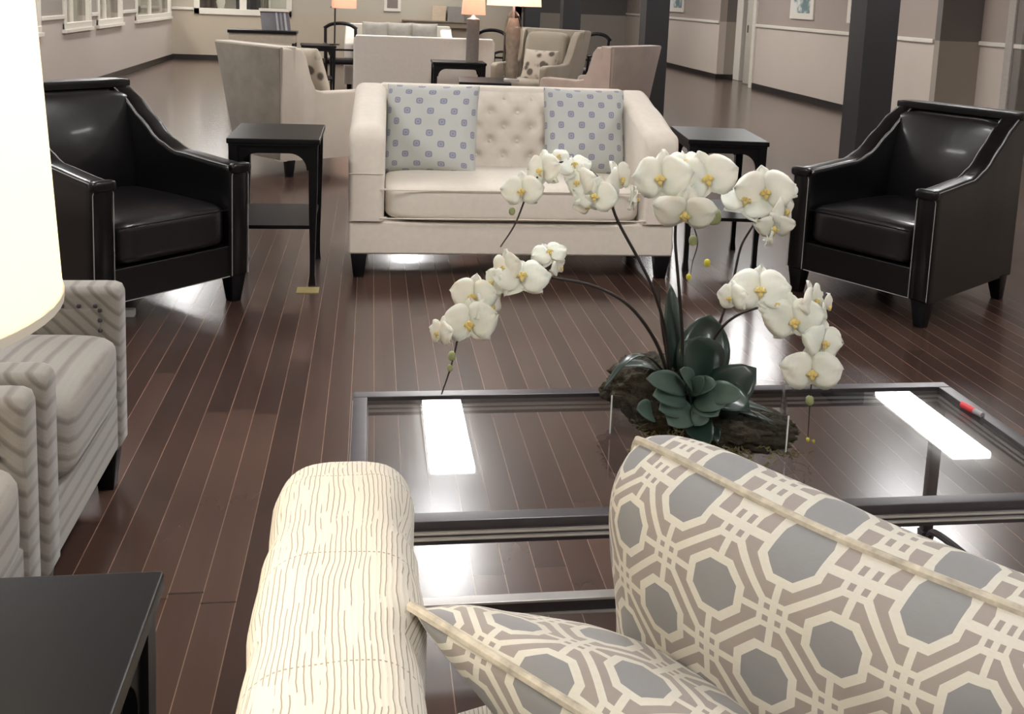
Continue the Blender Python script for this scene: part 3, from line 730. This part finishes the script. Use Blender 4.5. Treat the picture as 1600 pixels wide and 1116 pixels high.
def chair_pose(bk_corner, side, sgn, W=.80, D=.82):
    """corner of the back nearest the camera, side = unit vector back->front, sgn: which back corner (+1: local +x)"""
    s = Vector((side[0], side[1], 0)).normalized(); fr = -s   # local +y points front->back = -side
    rz = math.atan2(-fr.x, fr.y); rx = Vector((math.cos(rz), math.sin(rz), 0))
    return (Vector((bk_corner[0], bk_corner[1], 0))-rx*sgn*W/2+s*D), rz
p, r = chair_pose((-.66, 8.22), (.78, .62), -1)
# for the left chair the visible side is its right-hand one as seen from behind
def pose2(corner, side, W=.80, D=.82, flip=1):
    s = Vector((side[0], side[1], 0)).normalized(); rz = math.atan2(s.x, -s.y); rx = Vector((math.cos(rz), math.sin(rz), 0))
    # world back->front direction s equals local -y
    return Vector((corner[0], corner[1], 0))+rx*flip*W/2+s*D, rz
p, r = pose2((-.64, 8.18), (.78, .62), flip=1)
W1 = flared_chair('tall flared-back chair with weathered taupe velvet back, left behind loveseat', p, r, M['stone_velvet'], M['damask'], 'tall chairs behind the loveseat')
q = atY(947, 83, 10.2)
p, r = pose2((q.x-.03, 10.05), (-.70, .71), flip=-1)
W2 = flared_chair('tall flared-back chair in pinkish taupe velvet, right behind loveseat', p, r, M['taupe_velvet'], M['taupe_velvet'], 'tall chairs behind the loveseat')
W3 = flared_chair('olive taupe armchair facing forward behind the crystal lamp', (1.66, 11.66, 0), math.radians(-40), M['olive_velvet'], M['olive_velvet'], 'tall chairs behind the loveseat')
W3.scale = (.95, .95, 1.08)
c = W1.matrix_basis
def local(o_loc, rz, p):
    return Vector(o_loc)+Vector((math.cos(rz)*p[0]-math.sin(rz)*p[1], math.sin(rz)*p[0]+math.cos(rz)*p[1], p[2]))
pA, rA = W1.location.copy(), W1.rotation_euler.z
pillow('throw_pillow', local(pA, rA, (.0, .36, .80)), (math.cos(rA), math.sin(rA), 0), (-math.sin(rA)*.35, math.cos(rA)*.35, 1), .46, .46, .16, M['floral'], 'brown floral pillow in the tall weathered-velvet chair', n=14, group='brown floral pillows')
pB, rB = W3.location.copy(), W3.rotation_euler.z
pillow('throw_pillow', local(pB, rB, (.12, .30, .70)), (math.cos(rB), math.sin(rB), 0), (-math.sin(rB)*.3, math.cos(rB)*.3, 1), .46, .42, .16, M['floral'], 'brown floral pillow in the olive armchair behind the crystal lamp', n=14, seed=4, group='brown floral pillows')

# --- white sofas behind
def plain_sofa(label, loc, rz, W=1.6, m=None):
    t = thing('white_sofa', label, 'sofa', loc, rz, 'pale sofas in the far seating area'); m = m or M['white_fabric']; D = .85
    MB().box(-W/2+.05, W/2-.05, .02, D-.02, .10, .34, .015).build('seat_base', m, t, wn=True)
    for sx in (-1, 1):
        secs = [arc_sec(sx*(W/2-.09), y, .09-i, .10, interp(y, [(0, .72), (.5, .84), (.85, .97)])-i, .03, 5) for y, i in ((0, .02), (.02, .003), (.3, 0), (.6, 0), (.84, 0), (.85, .02))]
        MB().loft(secs).build('arm', m, t, 50)
    MB().hexa([(-W/2+.02, D-.14, .1), (W/2-.02, D-.14, .1), (W/2-.02, D+.0, .1), (-W/2+.02, D+.0, .1)], [(-W/2+.02, D-.08, .99), (W/2-.02, D-.08, .99), (W/2-.02, D+.04, .99), (-W/2+.02, D+.04, .99)], .02).build('backrest', m, t, wn=True)
    MB().soft((0, .36, .40), (W-.36, .68, .17), 8, 10, crown=.2).build('seat_cushion', m, t)
    for sx in (-1, 1):
        for y in (.08, D-.08): tapered_leg(MB(), sx*(W/2-.08), y, .11, .07, .05).build('leg', M['black_wood'], t)
    return t
# its back faces the camera: rotate half a turn, back plane at y = 12.1
PS = plain_sofa('pale sofa with its plain back toward the loveseat, behind the black tables', (.62, 13.0, 0), PI, 1.66)
fs_ = dup(PS, (.42, 15.6, 0), 0.0, 'far pale sofa facing the room, its pillows showing over the nearer sofa back')
for (x, sd, lb) in ((.05, 1, 'pale grey lumpy pillow at left on the farthest sofa'), (.42, 2, 'pale grey pillow in the middle of the farthest sofa'), (.80, 3, 'pale grey pillow at right on the farthest sofa')):
    pillow('throw_pillow', (x, 15.95+.0*sd, .80), (1, .05*(sd-2), 0), (0, .3, 1), .42, .50, .2, mat('pale_grey_linen_%d' % sd, (176, 172, 162), .85, noise_amt=.15, noise_sc=9), lb, n=12, seed=sd, group='pillows on the farthest sofa')

# --- lamps in the background
def small_lamp(label, loc, kind):
    t = thing('table_lamp', label, 'lamp', loc, 0, None)
    return t
b = atZ(803, 140, .755)
LB = thing('table_lamp', 'crystal-column table lamp with pale peach drum shade directly behind loveseat', 'lamp', (1.235, 9.02, .755))
MB().lathe([(0, 0), (.07, 0), (.07, .02), (.055, .03)], n=24).build('foot', M['chrome'], LB, 50)
MB().lathe([(.055, .03), (.074, .05), (.082, .30), (.084, .44), (.076, .50), (.055, .58), (.02, .62), (0, .62)], n=16).build('glass_column', M['crystal'], LB, 20)
MB().lathe([(.045, .03), (.06, .1), (.05, .2), (.066, .34), (.066, .46), (.04, .56)], n=12).build('column_core', mat('mercury_glass', (170, 158, 146), .4, metal=.2, noise_amt=.3, noise_sc=20), LB, 40)
MB().lathe([(.24, .665), (.215, .95), (.217, .95), (.242, .665)], n=40, closed=True).build('lamp_shade', M['shade_peach'], LB, 60)
MB().tube([(0, 0, .54), (0, 0, .72)], .01).build('socket', M['chrome'], LB)
bulb('lamp_bulb', (1.235, 9.02, 1.55), 6, (1, .88, .82), .03)
LA = thing('table_lamp', 'grey column table lamp with small peach shade on the black table farther back', 'lamp', (1.12, 11.5, .755))
MB().lathe([(0, 0), (.075, 0), (.075, .012), (.072, .02), (.072, .48), (.03, .50), (.012, .53), (0, .53)], n=24).build('column', mat('grey_ceramic', (112, 104, 98), .5, noise_amt=.1), LA, 40)
MB().lathe([(.135, .53), (.12, .75), (.122, .75), (.137, .53)], n=32, closed=True).build('lamp_shade', M['shade_peach'], LA, 60)
MB().tube([(0, 0, .53), (0, 0, .6)], .01).build('socket', M['pewter'], LA)
bulb('lamp_bulb', (1.12, 11.5, 1.42), 4, (1, .86, .76), .03)
LF = thing('table_lamp', 'thin dark pole lamp with peach cylinder shade on the far black table', 'lamp', (-.50, 14.2, .755))
MB().lathe([(0, 0), (.07, 0), (.07, .015), (.012, .02)], n=20).tube([(0, 0, .01), (0, 0, .56)], .011).tube([(0, 0, .5), (.1, 0, .52)], .007).tube([(0, 0, .5), (-.06, 0, .51)], .008).build('pole', M['black_base'], LF)
MB().lathe([(.165, .50), (.16, .85), (.162, .85), (.167, .50)], (.12, 0, 0), n=32, closed=True).build('lamp_shade', M['shade_peach'], LF, 60)
bulb('lamp_bulb', (-.38, 14.2, 1.43), 4, (1, .86, .76), .03)

# --- dark wooden armchairs far behind
def wooden_chair(label, loc, rz):
    t = thing('wooden_chair', label, 'chair', loc, rz, 'black wooden armchairs'); B = M['black_wood']
    MB().soft((0, 0, .47), (.50, .48, .08), 6, 5).build('seat', M['black_wood'], t)
    for sx in (-1, 1):
        MB().tube([(sx*.23, -.22, 0), (sx*.23, -.22, .46), (sx*.24, -.20, .70)], .02, 6).build('leg', B, t)
        MB().tube(smooth_path([(sx*.23, .26, 0), (sx*.22, .22, .45), (sx*.22, .27, .95)], 4), .022, 6).build('leg', B, t)
        MB().tube(smooth_path([(sx*.24, -.22, .70), (sx*.25, 0, .72), (sx*.23, .24, .70)], 4), .018, 6).build('arm', B, t)
    MB().tube(smooth_path([(-.24, .27, .93), (-.14, .28, .99), (0, .28, 1.01), (.14, .28, .99), (.24, .27, .93)], 5), .026, 8).build('crest_rail', B, t)
    MB().tube([(-.2, .23, .62), (.2, .23, .62)], .015, 6).build('back_rail', B, t)
    return t
K1 = wooden_chair('black wooden armchair with arched top rail beside the far sofa, left end', (atY(534, 60, 15.2).x, 15.2, 0), 0.1)
dup(K1, (atY(757, 60, 14.6).x, 14.6, 0), -.5, 'black wooden armchair seen between the two background lamps')
dup(K1, (atY(915, 60, 14.6).x, 14.6, 0), -.9, 'black wooden armchair beyond the taupe velvet chair')

# --- far left console, magazine display, mantel shelf
cz = .86
ct = thing('console_table', 'long dark console table against the far left, behind the weathered chair', 'table', (atY(408, 46, 14).x, 14.3, 0))
MB().box(-.45, .45, -.2, .2, cz+.02, cz+.06, .004).build('table_top', M['black_wood'], ct, wn=True)
MB().box(-.43, .43, -.18, .18, cz-.1, cz+.02, .004).build('apron', mat('pale_cabinet_paint', (168, 156, 140), .6), ct, wn=True)
for sx in (-1, 1):
    for sy in (-1, 1): MB().box(sx*.41-.02, sx*.41+.02, sy*.16-.02, sy*.16+.02, 0, cz-.1, .003).build('leg', M['black_wood'], ct)
q = atY(430, 44, 14.2)
dr = thing('display_rack', 'tilted display rack with white frame and grey folders on the console table', 'rack', (q.x, 14.3, cz+.06))
MB().hexa([(-.18, -.04, 0), (.2, -.04, 0), (.2, .0, 0), (-.18, .0, 0)], [(-.22, .08, .26), (.16, .08, .26), (.16, .12, .26), (-.22, .12, .26)], .004).build('back_panel', mat('dark_grey_panel', (92, 88, 92), .5), dr)
MB().hexa([(-.225, .05, .25), (.165, .05, .25), (.165, .13, .25), (-.225, .13, .25)], [(-.235, .06, .29), (.16, .06, .29), (.16, .14, .29), (-.235, .14, .29)], .004).build('top_frame', M['white_trim'], dr)
for k, xx in enumerate((.02, .075, .13)):
    MB().hexa([(xx, -.055, .005), (xx+.03, -.055, .005), (xx+.03, -.045, .005), (xx, -.045, .005)], [(xx-.035, .06, .24), (xx-.01, .06, .24), (xx-.01, .07, .24), (xx-.035, .07, .24)], 0).build('folder', mat('folder_grey_%d' % k, ((150, 150, 156), (120, 120, 128), (160, 160, 164))[k], .5), dr)
sm, sx1 = atY(628, 30, YF), atY(745, 30, YF)
st = thing('mantel_shelf', 'long grey mantel shelf on the far wall above the sofas', 'shelf', ((sm.x+sx1.x)/2, YF-.1, sm.z))
MB().box(-(sx1.x-sm.x)/2, (sx1.x-sm.x)/2, -.12, .1, -.03, .0, .004).build('shelf_board', mat('grey_shelf_paint', (128, 118, 104), .6), st)
MB().box(-(sx1.x-sm.x)/2+.1, (sx1.x-sm.x)/2-.1, -.06, .1, -.14, -.03, .004).build('shelf_support', M['wall_far'], st)
for (a, b, col, lb) in ((675, 696, (196, 176, 152), 'pale tan box on the far mantel shelf, left of the grey one'), (699, 725, (136, 130, 124), 'grey box on the far mantel shelf, right of the tan one')):
    u0, u1 = atY(a, 28, YF-.1), atY(b, 28, YF-.1)
    o = MB().box(-(u1.x-u0.x)/2, (u1.x-u0.x)/2, -.06, .06, 0, .30, .006).build('storage_box', mat('box_paint_%d' % a, col, .7), None, wn=True)
    o.location = ((u0.x+u1.x)/2, YF-.12, sm.z); tag(o, lb, 'box', 'boxes on the mantel shelf')
# wall art and a small wall screen
def framed(px0, px1, pyb, X, label, axis='x', hgt=.55, Y=None):
    if axis == 'x':
        a, b_ = atX(px1, pyb, X), atX(px0, pyb, X); y0, y1 = min(a.y, b_.y), max(a.y, b_.y); z0 = min(a.z, b_.z)
        t = thing('framed_picture', label, 'picture', (X, (y0+y1)/2, z0)); h = (y1-y0)/2
        MB().box(-.03, 0, -h, h, 0, hgt, .004).build('frame', M['white_trim'], t, wn=True)
        MB().box(-.034, -.028, -h+.12, h-.12, .1, hgt-.08, 0).build('artwork', M['art'], t)
    else:
        a, b_ = atY(px0, pyb, Y), atY(px1, pyb, Y); h = (b_.x-a.x)/2; z0 = a.z
        t = thing('framed_picture', label, 'picture', ((a.x+b_.x)/2, Y, z0))
        MB().box(-h, h, -.03, 0, 0, hgt, .004).build('frame', M['white_trim'], t, wn=True)
        MB().box(-h+.06, h-.06, -.034, -.028, .06, hgt-.06, 0).build('artwork', M['art_grey'], t)
    return t
M['art'] = bpy.data.materials.new('teal_grey_abstract_print'); M['art'].use_nodes = True; _t = NT(M['art']); _v = _t.coord()
_t.nt.links.new(_t.ramp(_t.noise(_v, 3.2, 4), [(0, lin((70, 92, 96))), (.46, lin((104, 124, 124))), (.54, lin((206, 206, 200))), (1, lin((214, 214, 208)))]), _t.b.inputs['Base Color'])
M['art_grey'] = mat('dark_taupe_print', (118, 108, 100), .6, noise_amt=.15, noise_sc=4)
framed(1236, 1272, 29, XR, 'white-framed teal abstract picture on the right wall, left of the column')
framed(1325, 1340, 36, XR, 'white-framed picture on the right wall, mostly hidden by dark square column')
framed(1046, 1069, 18, XR, 'small dark-edged picture on the far stretch of right wall')
framed(600, 626, 17, 0, 'dark taupe picture in pale frame on the far wall', 'y', .6, YF)
# small things seen through the far window
for k, (px, w, col, nm, lb, z1) in enumerate(((345, .16, (236, 232, 220), 'figurine', 'small white upright ornament behind the far window, left pane', .42), (388, .5, (70, 74, 78), 'shelf_panel', 'dark grey panel standing behind the far window, middle', 1.2), (398, .22, (176, 188, 178), 'curtain', 'pale green curtain strip behind the far window', 1.2), (415, .2, (226, 224, 214), 'curtain', 'white curtain strip behind the far window', 1.2), (325, .5, (110, 98, 92), 'curtain', 'taupe curtain strip behind the far window, leftmost', 1.2))):
    q = atY(px, 18, YF+.5+.45*k)
    if nm == 'figurine': o = MB().box(-.6, .6, -.1, .1, -q.z, -.12, .01).lathe([(0, -.12), (.1, -.12), (.06, .05), (.09, .2), (.04, .34), (0, .42)], n=16).build('ornament_stand', mat('white_ornament', col, .5), None)
    else:
        mb = MB(); secs = []
        for i in range(13): x = -w/2+w*i/12; yy = .03*math.sin(i*1.7); secs.append([(x, yy, -q.z+.02), (x, yy+.02, -q.z+.02), (x, yy+.02, z1), (x, yy, z1)])
        o = mb.loft(secs).build(nm, mat('cloth_%d' % k, col, .8), None)
    o.location = q; tag(o, lb, {'figurine': 'ornament'}.get(nm, nm.replace('_', ' ')))

# --- small things on floor and table
q = atZ(481, 454, 0)
o = MB().box(-.055, .055, -.05, .05, 0, .004, .001).build('floor_plate', mat('brass_plate', (176, 160, 104), .4, metal=.2, noise_amt=.05), None, wn=True)
o.location = q; tag(o, 'small brass-yellow floor outlet plate near the left end table', 'floor plate')
q = atZ(202, 492, 0)
pl = thing('power_adapter', 'small white plug adapter on floor just beyond the striped armchair', 'adapter', (q.x, q.y-.02, 0))
MB().box(-.025, .03, -.02, .02, 0, .035, .005).build('body', M['metal_white'], pl, wn=True)
MB().tube(smooth_path([(.0, .02, .006), (-.12, .1, .006), (-.3, .12, .006), (-.45, .25, .006)], 6), .004).build('cord', M['metal_white'], pl)
q0, q1 = atZ(1503, 634, .5), atZ(1535, 651, .5)
mk = thing('marker_pen', 'red-capped marker lying near the right edge of the glass table', 'marker', ((q0+q1)/2).to_tuple(), math.atan2(q1.y-q0.y, q1.x-q0.x))
Lm = (q1-q0).length/2
mk.location.z = .5085-.0055+.0
MB().tube([(-Lm, 0, .0), (Lm*.2, 0, .0)], .0085, 10).build('cap', mat('red_plastic', (214, 52, 62), .4), mk)
MB().tube([(Lm*.2, 0, 0), (Lm, 0, 0)], .0075, 10).build('barrel', mat('grey_plastic', (150, 146, 150), .4), mk)

# --- orchid arrangement
oc = Vector((.79, 2.24, .5))
OR = thing('orchid_arrangement', 'white silk orchids with mossy base in clear glass tray on the coffee table', 'plant', oc)
tr_ = math.radians(-20)
def rot2(x, y, a): return (x*math.cos(a)-y*math.sin(a), x*math.sin(a)+y*math.cos(a))
gl = MB()
for (a, b, c, d, z0, z1) in ((-.2, .2, -.11, -.104, 0, .095), (-.2, .2, .104, .11, 0, .095), (-.2, -.194, -.104, .104, 0, .095), (.194, .2, -.104, .104, 0, .095), (-.2, .2, -.11, .11, 0, .005)): gl.box(a, b, c, d, z0, z1, 0)
for i, v in enumerate(gl.v): x, y = rot2(v.x, v.y, tr_); gl.v[i] = Vector((x, y, v.z))
gl.build('glass_tray', M['clear_glass'], OR, 0)
ed = MB()
for sx, sy in ((-1, -1), (1, -1), (1, 1), (-1, 1)):
    x, y = rot2(sx*.199, sy*.109, tr_); ed.box(x-.0015, x+.0015, y-.0015, y+.0015, .002, .095, 0)
ed.build('tray_edge', mat('polished_glass_edge', (235, 240, 240), .2, noise_amt=.02), OR, 0)
def moss_blob(c, size, seed, name='moss'):
    bm = bmesh.new(); bmesh.ops.create_icosphere(bm, subdivisions=5, radius=1)
    for v in bm.verts:
        p = v.co.copy(); n1 = noise.noise(p*2.1+Vector((seed, 0, 0))); n2 = noise.noise(p*7+Vector((0, seed, 0))); n3 = noise.noise(p*19+Vector((0, 0, seed)))
        s = 1+.22*n1+.14*n2+.10*n3; x, y = rot2(p.x*s*size[0], p.y*s*size[1], tr_); v.co = Vector((c[0]+x, c[1]+y, max(.004, c[2]+p.z*s*size[2])))
    mb = MB(); mb.bm(bm); return mb
def L_(px, py, Y): return atY(px, py, Y)-oc
mb = moss_blob((-.10, .05, .075), (.12, .11, .075), 3)
mb.build('moss_mound', M['moss'], OR, 180)
mb = moss_blob((.02, -.06, .03), (.17, .10, .055), 8); mb.build('moss_mound', M['moss'], OR, 180)
mb = moss_blob((.12, -.06, .025), (.09, .06, .035), 12); mb.build('moss_mound', M['moss'], OR, 180)
tf = MB()
for k in range(700):
    a, b_ = random.gauss(.03, .075), random.gauss(-.075, .045)
    x, y = rot2(a, b_, tr_); z = max(.01, .075-abs(a)*.25-abs(b_+.05)*.4)*random.uniform(.6, 1.1); r0 = random.uniform(.006, .014); ph = random.uniform(0, 6)
    pts = [(x+r0*math.cos(ph+t*1.1), y+r0*math.sin(ph+t*1.1), z+t*.003*random.uniform(-1, 2)) for t in range(4)]
    tf.tube(pts, random.uniform(.001, .0026), 4)
tag(tf.build('moss_curls', M['moss_tuft'], OR), 'dry curly moss strands', kind='stuff')
def leaf(base, tip, width, bend, m, name='leaf', up=Vector((0, 0, 1)), n=10, fold=.2, roll=0, pw=1.0):
    base, tip = Vector(base), Vector(tip); d = tip-base; Ld = d.length; dn = d.normalized(); side = dn.cross(up)
    side = side.normalized() if side.length > .05 else Vector((1, 0, 0)); nr = side.cross(dn).normalized()
    if roll: side, nr = side*math.cos(roll)+nr*math.sin(roll), nr*math.cos(roll)-side*math.sin(roll)
    vs = []; K = 6
    for i in range(n+1):
        t = i/n; w = width/2*(math.sin(PI*min(1, t*.95+.05)**pw))**.6 if t < 1 else .0005; c = base+d*t+nr*bend*math.sin(PI*t)*Ld
        for j in range(K+1):
            s = -1+2*j/K; vs.append(c+side*(s*w)+nr*(abs(s)*fold*w))
    fs = [(i*(K+1)+j, i*(K+1)+j+1, (i+1)*(K+1)+j+1, (i+1)*(K+1)+j) for i in range(n) for j in range(K)]
    mb = MB().add(vs, fs); o = mb.build(name, m, OR, 180); s = o.modifiers.new('th', 'SOLIDIFY'); s.thickness = .0014; return o
def P_(px, py, Y): return atY(px, py, Y)-oc
toC = Vector((-.35, -.85, .45))   # towards the room's front
# big strap leaves
leaf(P_(1085, 610, 2.22), P_(1110, 492, 2.28), .125, .05, M['leaf'], up=Vector((-.2, -1, .2)))
leaf(P_(1095, 620, 2.18), P_(1070, 532, 2.06), .15, .10, M['leaf'], up=Vector((0, -.8, .6)))
leaf(P_(1110, 640, 2.16), P_(1182, 575, 2.10), .11, .22, M['leaf'], up=Vector((0, -.7, .7)))
leaf(P_(1105, 645, 2.14), P_(1172, 640, 2.02), .10, .22, M['leaf'], up=Vector((0, -.6, .8)))
leaf(P_(1050, 620, 2.22), P_(960, 572, 2.20), .06, .2, M['leaf'])
leaf(P_(1040, 585, 2.22), P_(940, 612, 2.12), .02, .32, M['leaf'])
leaf(P_(1055, 600, 2.25), P_(1048, 445, 2.32), .045, .02, M['leaf'], up=Vector((-.1, -1, 0)))
leaf(P_(1060, 640, 2.14), P_(1105, 700, 1.98), .08, .1, M['leaf'], up=Vector((0, -.5, .9)))
# small succulent leaves
for (cx_, cy_, tx, ty, w) in ((1072, 612, 1010, 592, .042), (1080, 610, 1062, 578, .035), (1072, 625, 1020, 618, .045), (1078, 632, 1044, 664, .058), (1085, 622, 1134, 634, .055), (1085, 628, 1122, 650, .05), (1082, 612, 1120, 600, .035), (1090, 618, 1160, 618, .045), (1060, 640, 1030, 640, .04), (1096, 640, 1085, 665, .035), (1075, 615, 1100, 588, .03), (1020, 650, 995, 640, .04)):
    leaf(P_(cx_, cy_, 2.07), P_(tx, ty, 2.0), w*1.25, .12, M['leaf_pale'], 'small_leaf', up=Vector((0, -.75, .6)), n=10, fold=.12, pw=1.25)
for k in range(9):
    x = -.02+.03*k*random.random(); leaf((random.uniform(-.1, .12), random.uniform(-.13, .0), .05), (random.uniform(-.16, .18), random.uniform(-.18, 0), random.uniform(.03, .10)), .035, .15, M['leaf'], 'small_leaf', n=6)
# stems
def stem(pts, r0, r1, name='stem'):
    w = [P_(x, y, Y) for x, y, Y in pts]; pth = smooth_path(w, 8); n = len(pth)
    MB().tube(pth, [r0+(r1-r0)*i/(n-1) for i in range(n)], 7).build(name, M['stem'], OR)
    return pth
B0 = (1045, 600, 2.22)
stem([(1048, 610, 2.22), (1040, 520, 2.22), (1015, 440, 2.20), (965, 345, 2.18), (945, 290, 2.17), (900, 255, 2.15), (855, 262, 2.13), (826, 300, 2.12), (805, 350, 2.12), (782, 386, 2.12)], .0045, .0016)
stem([(1048, 600, 2.20), (1025, 535, 2.17), (985, 480, 2.14), (935, 450, 2.12), (880, 437, 2.10), (825, 432, 2.08), (765, 448, 2.07), (725, 490, 2.06), (713, 540, 2.05), (704, 575, 2.05), (690, 616, 2.05)], .0045, .0014)
stem([(1068, 600, 2.24), (1066, 520, 2.24), (1060, 440, 2.23), (1055, 370, 2.22), (1060, 320, 2.21), (1068, 280, 2.20)], .0045, .003)
stem([(1052, 600, 2.23), (1040, 545, 2.24), (1032, 490, 2.25), (1030, 440, 2.27)], .004, .002)
stem([(1090, 600, 2.26), (1120, 520, 2.30), (1145, 440, 2.32), (1158, 385, 2.32), (1180, 345, 2.31), (1190, 300, 2.30)], .004, .002)
stem([(1090, 600, 2.20), (1105, 550, 2.18), (1130, 510, 2.15), (1165, 487, 2.12), (1215, 480, 2.10), (1255, 510, 2.08), (1270, 560, 2.07), (1266, 620, 2.07), (1262, 690, 2.07)], .004, .001)
stem([(1083, 350, 2.22), (1090, 380, 2.22), (1082, 410, 2.22), (1078, 437, 2.22)], .0016, .0008)
def blob(px, py, Y, sz, m, name='bud'):
    c = P_(px, py, Y); MB().soft(c, (sz, sz, sz*1.3), 2.2, 4).build(name, m, OR)
for a in ((1116, 338, 2.22, .032), (1083, 376, 2.22, .020), (1112, 343, 2.2, .02), (1265, 626, 2.07, .018), (1302, 580, 2.07, .018), (706, 556, 2.05, .016), (703, 575, 2.05, .012), (800, 330, 2.12, .014), (1065, 300, 2.2, .022)): blob(*a[:3], a[3], M['bud'])
for a in ((1105, 411, 2.22, .015), (1076, 433, 2.22, .012), (1262, 687, 2.07, .008), (1271, 690, 2.07, .007)): blob(*a[:3], a[3], M['yellow_bud'], 'yellow_bud')
# flowers
def petal_mesh(mb, ang, Lp, Wp, F, off, n=7, K=6, tilt=.2, tipw=.6, seed=0):
    """F: (origin, x, y, z) frame, petal grows at angle in the xy plane, z towards the viewer of the flower"""
    o, X, Y, Z = F; dirv = X*math.cos(ang)+Y*math.sin(ang); sd = -X*math.sin(ang)+Y*math.cos(ang); vs = []
    for i in range(n+1):
        t = i/n; w = Wp/2*(math.sin(PI*min(1, (t*.96+.04)**tipw)))**.6 if t < .999 else Wp*.02
        for j in range(K+1):
            s = -1+2*j/K; ruf = .09*Lp*math.sin(s*5+t*6+seed)*t
            vs.append(o+dirv*(Lp*t)+sd*(s*w)+Z*(off+Lp*tilt*math.sin(t*2.2)-.25*Lp*t*t*tilt*3+ruf-abs(s)**2*Wp*.12*t))
    mb.add(vs, [(i*(K+1)+j, i*(K+1)+j+1, (i+1)*(K+1)+j+1, (i+1)*(K+1)+j) for i in range(n) for j in range(K)])
def flower(px, py, Y, sz, face, roll=0, droop=1.0):
    """sz: overall width; face: world direction the flower looks at"""
    o = P_(px, py, Y); Z = Vector(face).normalized(); Yv = Vector((0, 0, 1)); Yv = (Yv-Z*Yv.dot(Z)).normalized(); X = Yv.cross(Z)
    Yr = Yv*math.cos(roll)-X*math.sin(roll); Xr = Yr.cross(Z); F = (o, Xr, Yr, Z); R = sz/2; sd = random.uniform(0, 6); mb = MB()
    for a, L_, W_ in ((PI/2, .92, .62), (PI/2+2.3, .9, .58), (PI/2-2.3, .9, .58)): petal_mesh(mb, a+random.uniform(-.08, .08), R*L_, R*W_*1.25, F, -.004, seed=sd+a, tilt=.12)
    for a in (.15, PI-.15): petal_mesh(mb, a+random.uniform(-.1, .1), R*1.04, R*1.35, F, .003, seed=sd+a, tilt=random.uniform(.1, .3), tipw=.72)
    fo = mb.build('flower', M['petal'], OR, 180); s = fo.modifiers.new('th', 'SOLIDIFY'); s.thickness = .0012
    lp = MB(); G = (o+Z*.006, Xr, Yr, Z)
    petal_mesh(lp, -PI/2, R*.30, R*.18, G, .004, n=5, K=4, tilt=.5); petal_mesh(lp, -PI/2+1.2, R*.22, R*.18, G, .006, n=4, K=3, tilt=.7); petal_mesh(lp, -PI/2-1.2, R*.22, R*.18, G, .006, n=4, K=3, tilt=.7)
    lp.soft(G[0]+Z*.006, (R*.16, R*.16, R*.22), 2.2, 3)
    l = lp.build('lip', M['lip'], fo, 60); s = l.modifiers.new('th', 'SOLIDIFY'); s.thickness = .001
cv = Vector((-.30, -.95, .20))
L, R_, U_, D_, Cc = Vector((-1, -.6, .1)), Vector((.7, -.7, .1)), Vector((-.1, -.6, .8)), Vector((-.2, -.8, -.45)), cv
FL = [  # px, py, depth, px size, facing, roll
 (816, 298, 2.10, 62, Cc, .1), (850, 266, 2.12, 66, L, .3), (872, 250, 2.15, 40, U_, .8), (897, 262, 2.13, 52, U_, .2), (908, 285, 2.11, 58, L, .2), (930, 306, 2.09, 66, Cc, -.1), (965, 280, 2.13, 62, R_, .3), (988, 310, 2.13, 44, Vector((1, -.2, -.1)), .2), (918, 318, 2.10, 44, D_, .5),
 (858, 398, 2.10, 54, U_, .4), (870, 418, 2.09, 34, R_, .2), (815, 435, 2.05, 84, U_, .1), (792, 418, 2.07, 60, L, .4), (775, 440, 2.06, 46, L, -.4), (740, 462, 2.06, 70, Cc, -.1), (735, 505, 2.03, 82, Cc, .15), (690, 520, 2.03, 52, L, .1), (762, 480, 2.05, 60, R_, .5),
 (1035, 278, 2.18, 92, L+Cc, .2), (1072, 258, 2.20, 64, U_, .1), (1105, 278, 2.16, 92, Cc, .3), (1070, 330, 2.14, 92, D_, -.05), (1090, 300, 2.18, 60, R_, .5),
 (1165, 318, 2.28, 78, U_, -.4), (1195, 300, 2.28, 88, Cc, .2), (1222, 330, 2.27, 70, R_, .1), (1210, 352, 2.25, 60, D_, .1), (1200, 365, 2.27, 48, Vector((1, -.3, 0)), .1), (1225, 300, 2.30, 46, U_, .5),
 (1145, 465, 2.12, 56, L, .2), (1187, 455, 2.12, 92, U_+Cc, .0), (1213, 475, 2.10, 56, Cc, .6), (1240, 500, 2.08, 92, Cc+D_*.3, .2), (1268, 470, 2.09, 70, R_, .1), (1288, 480, 2.10, 48, R_, .6), (1285, 535, 2.06, 74, R_+Cc, -.3), (1268, 580, 2.05, 92, Cc+D_*.4, .05)]
for px, py, Y, s, fc, rl in FL: flower(px, py, Y, s*Y/1600*1.12, fc, rl)

# ------------------------------------------------------------------ world and view
w = bpy.data.worlds.new('room_air'); SC.world = w; w.use_nodes = True
w.node_tree.nodes['Background'].inputs[0].default_value = (.9, .85, .8, 1); w.node_tree.nodes['Background'].inputs[1].default_value = .15
SC.view_settings.view_transform = 'Standard'; SC.view_settings.look = 'None'; SC.view_settings.gamma = 1; SC.view_settings.use_curve_mapping = False
SC.view_settings.exposure = 0.95
SC.cycles.use_denoising = True; SC.cycles.denoising_prefilter = 'ACCURATE'; SC.cycles.sample_clamp_direct = 12
SC.cycles.max_bounces = 8; SC.cycles.transparent_max_bounces = 16; SC.cycles.caustics_reflective = False; SC.cycles.caustics_refractive = False
SC.cycles.sample_clamp_indirect = 4
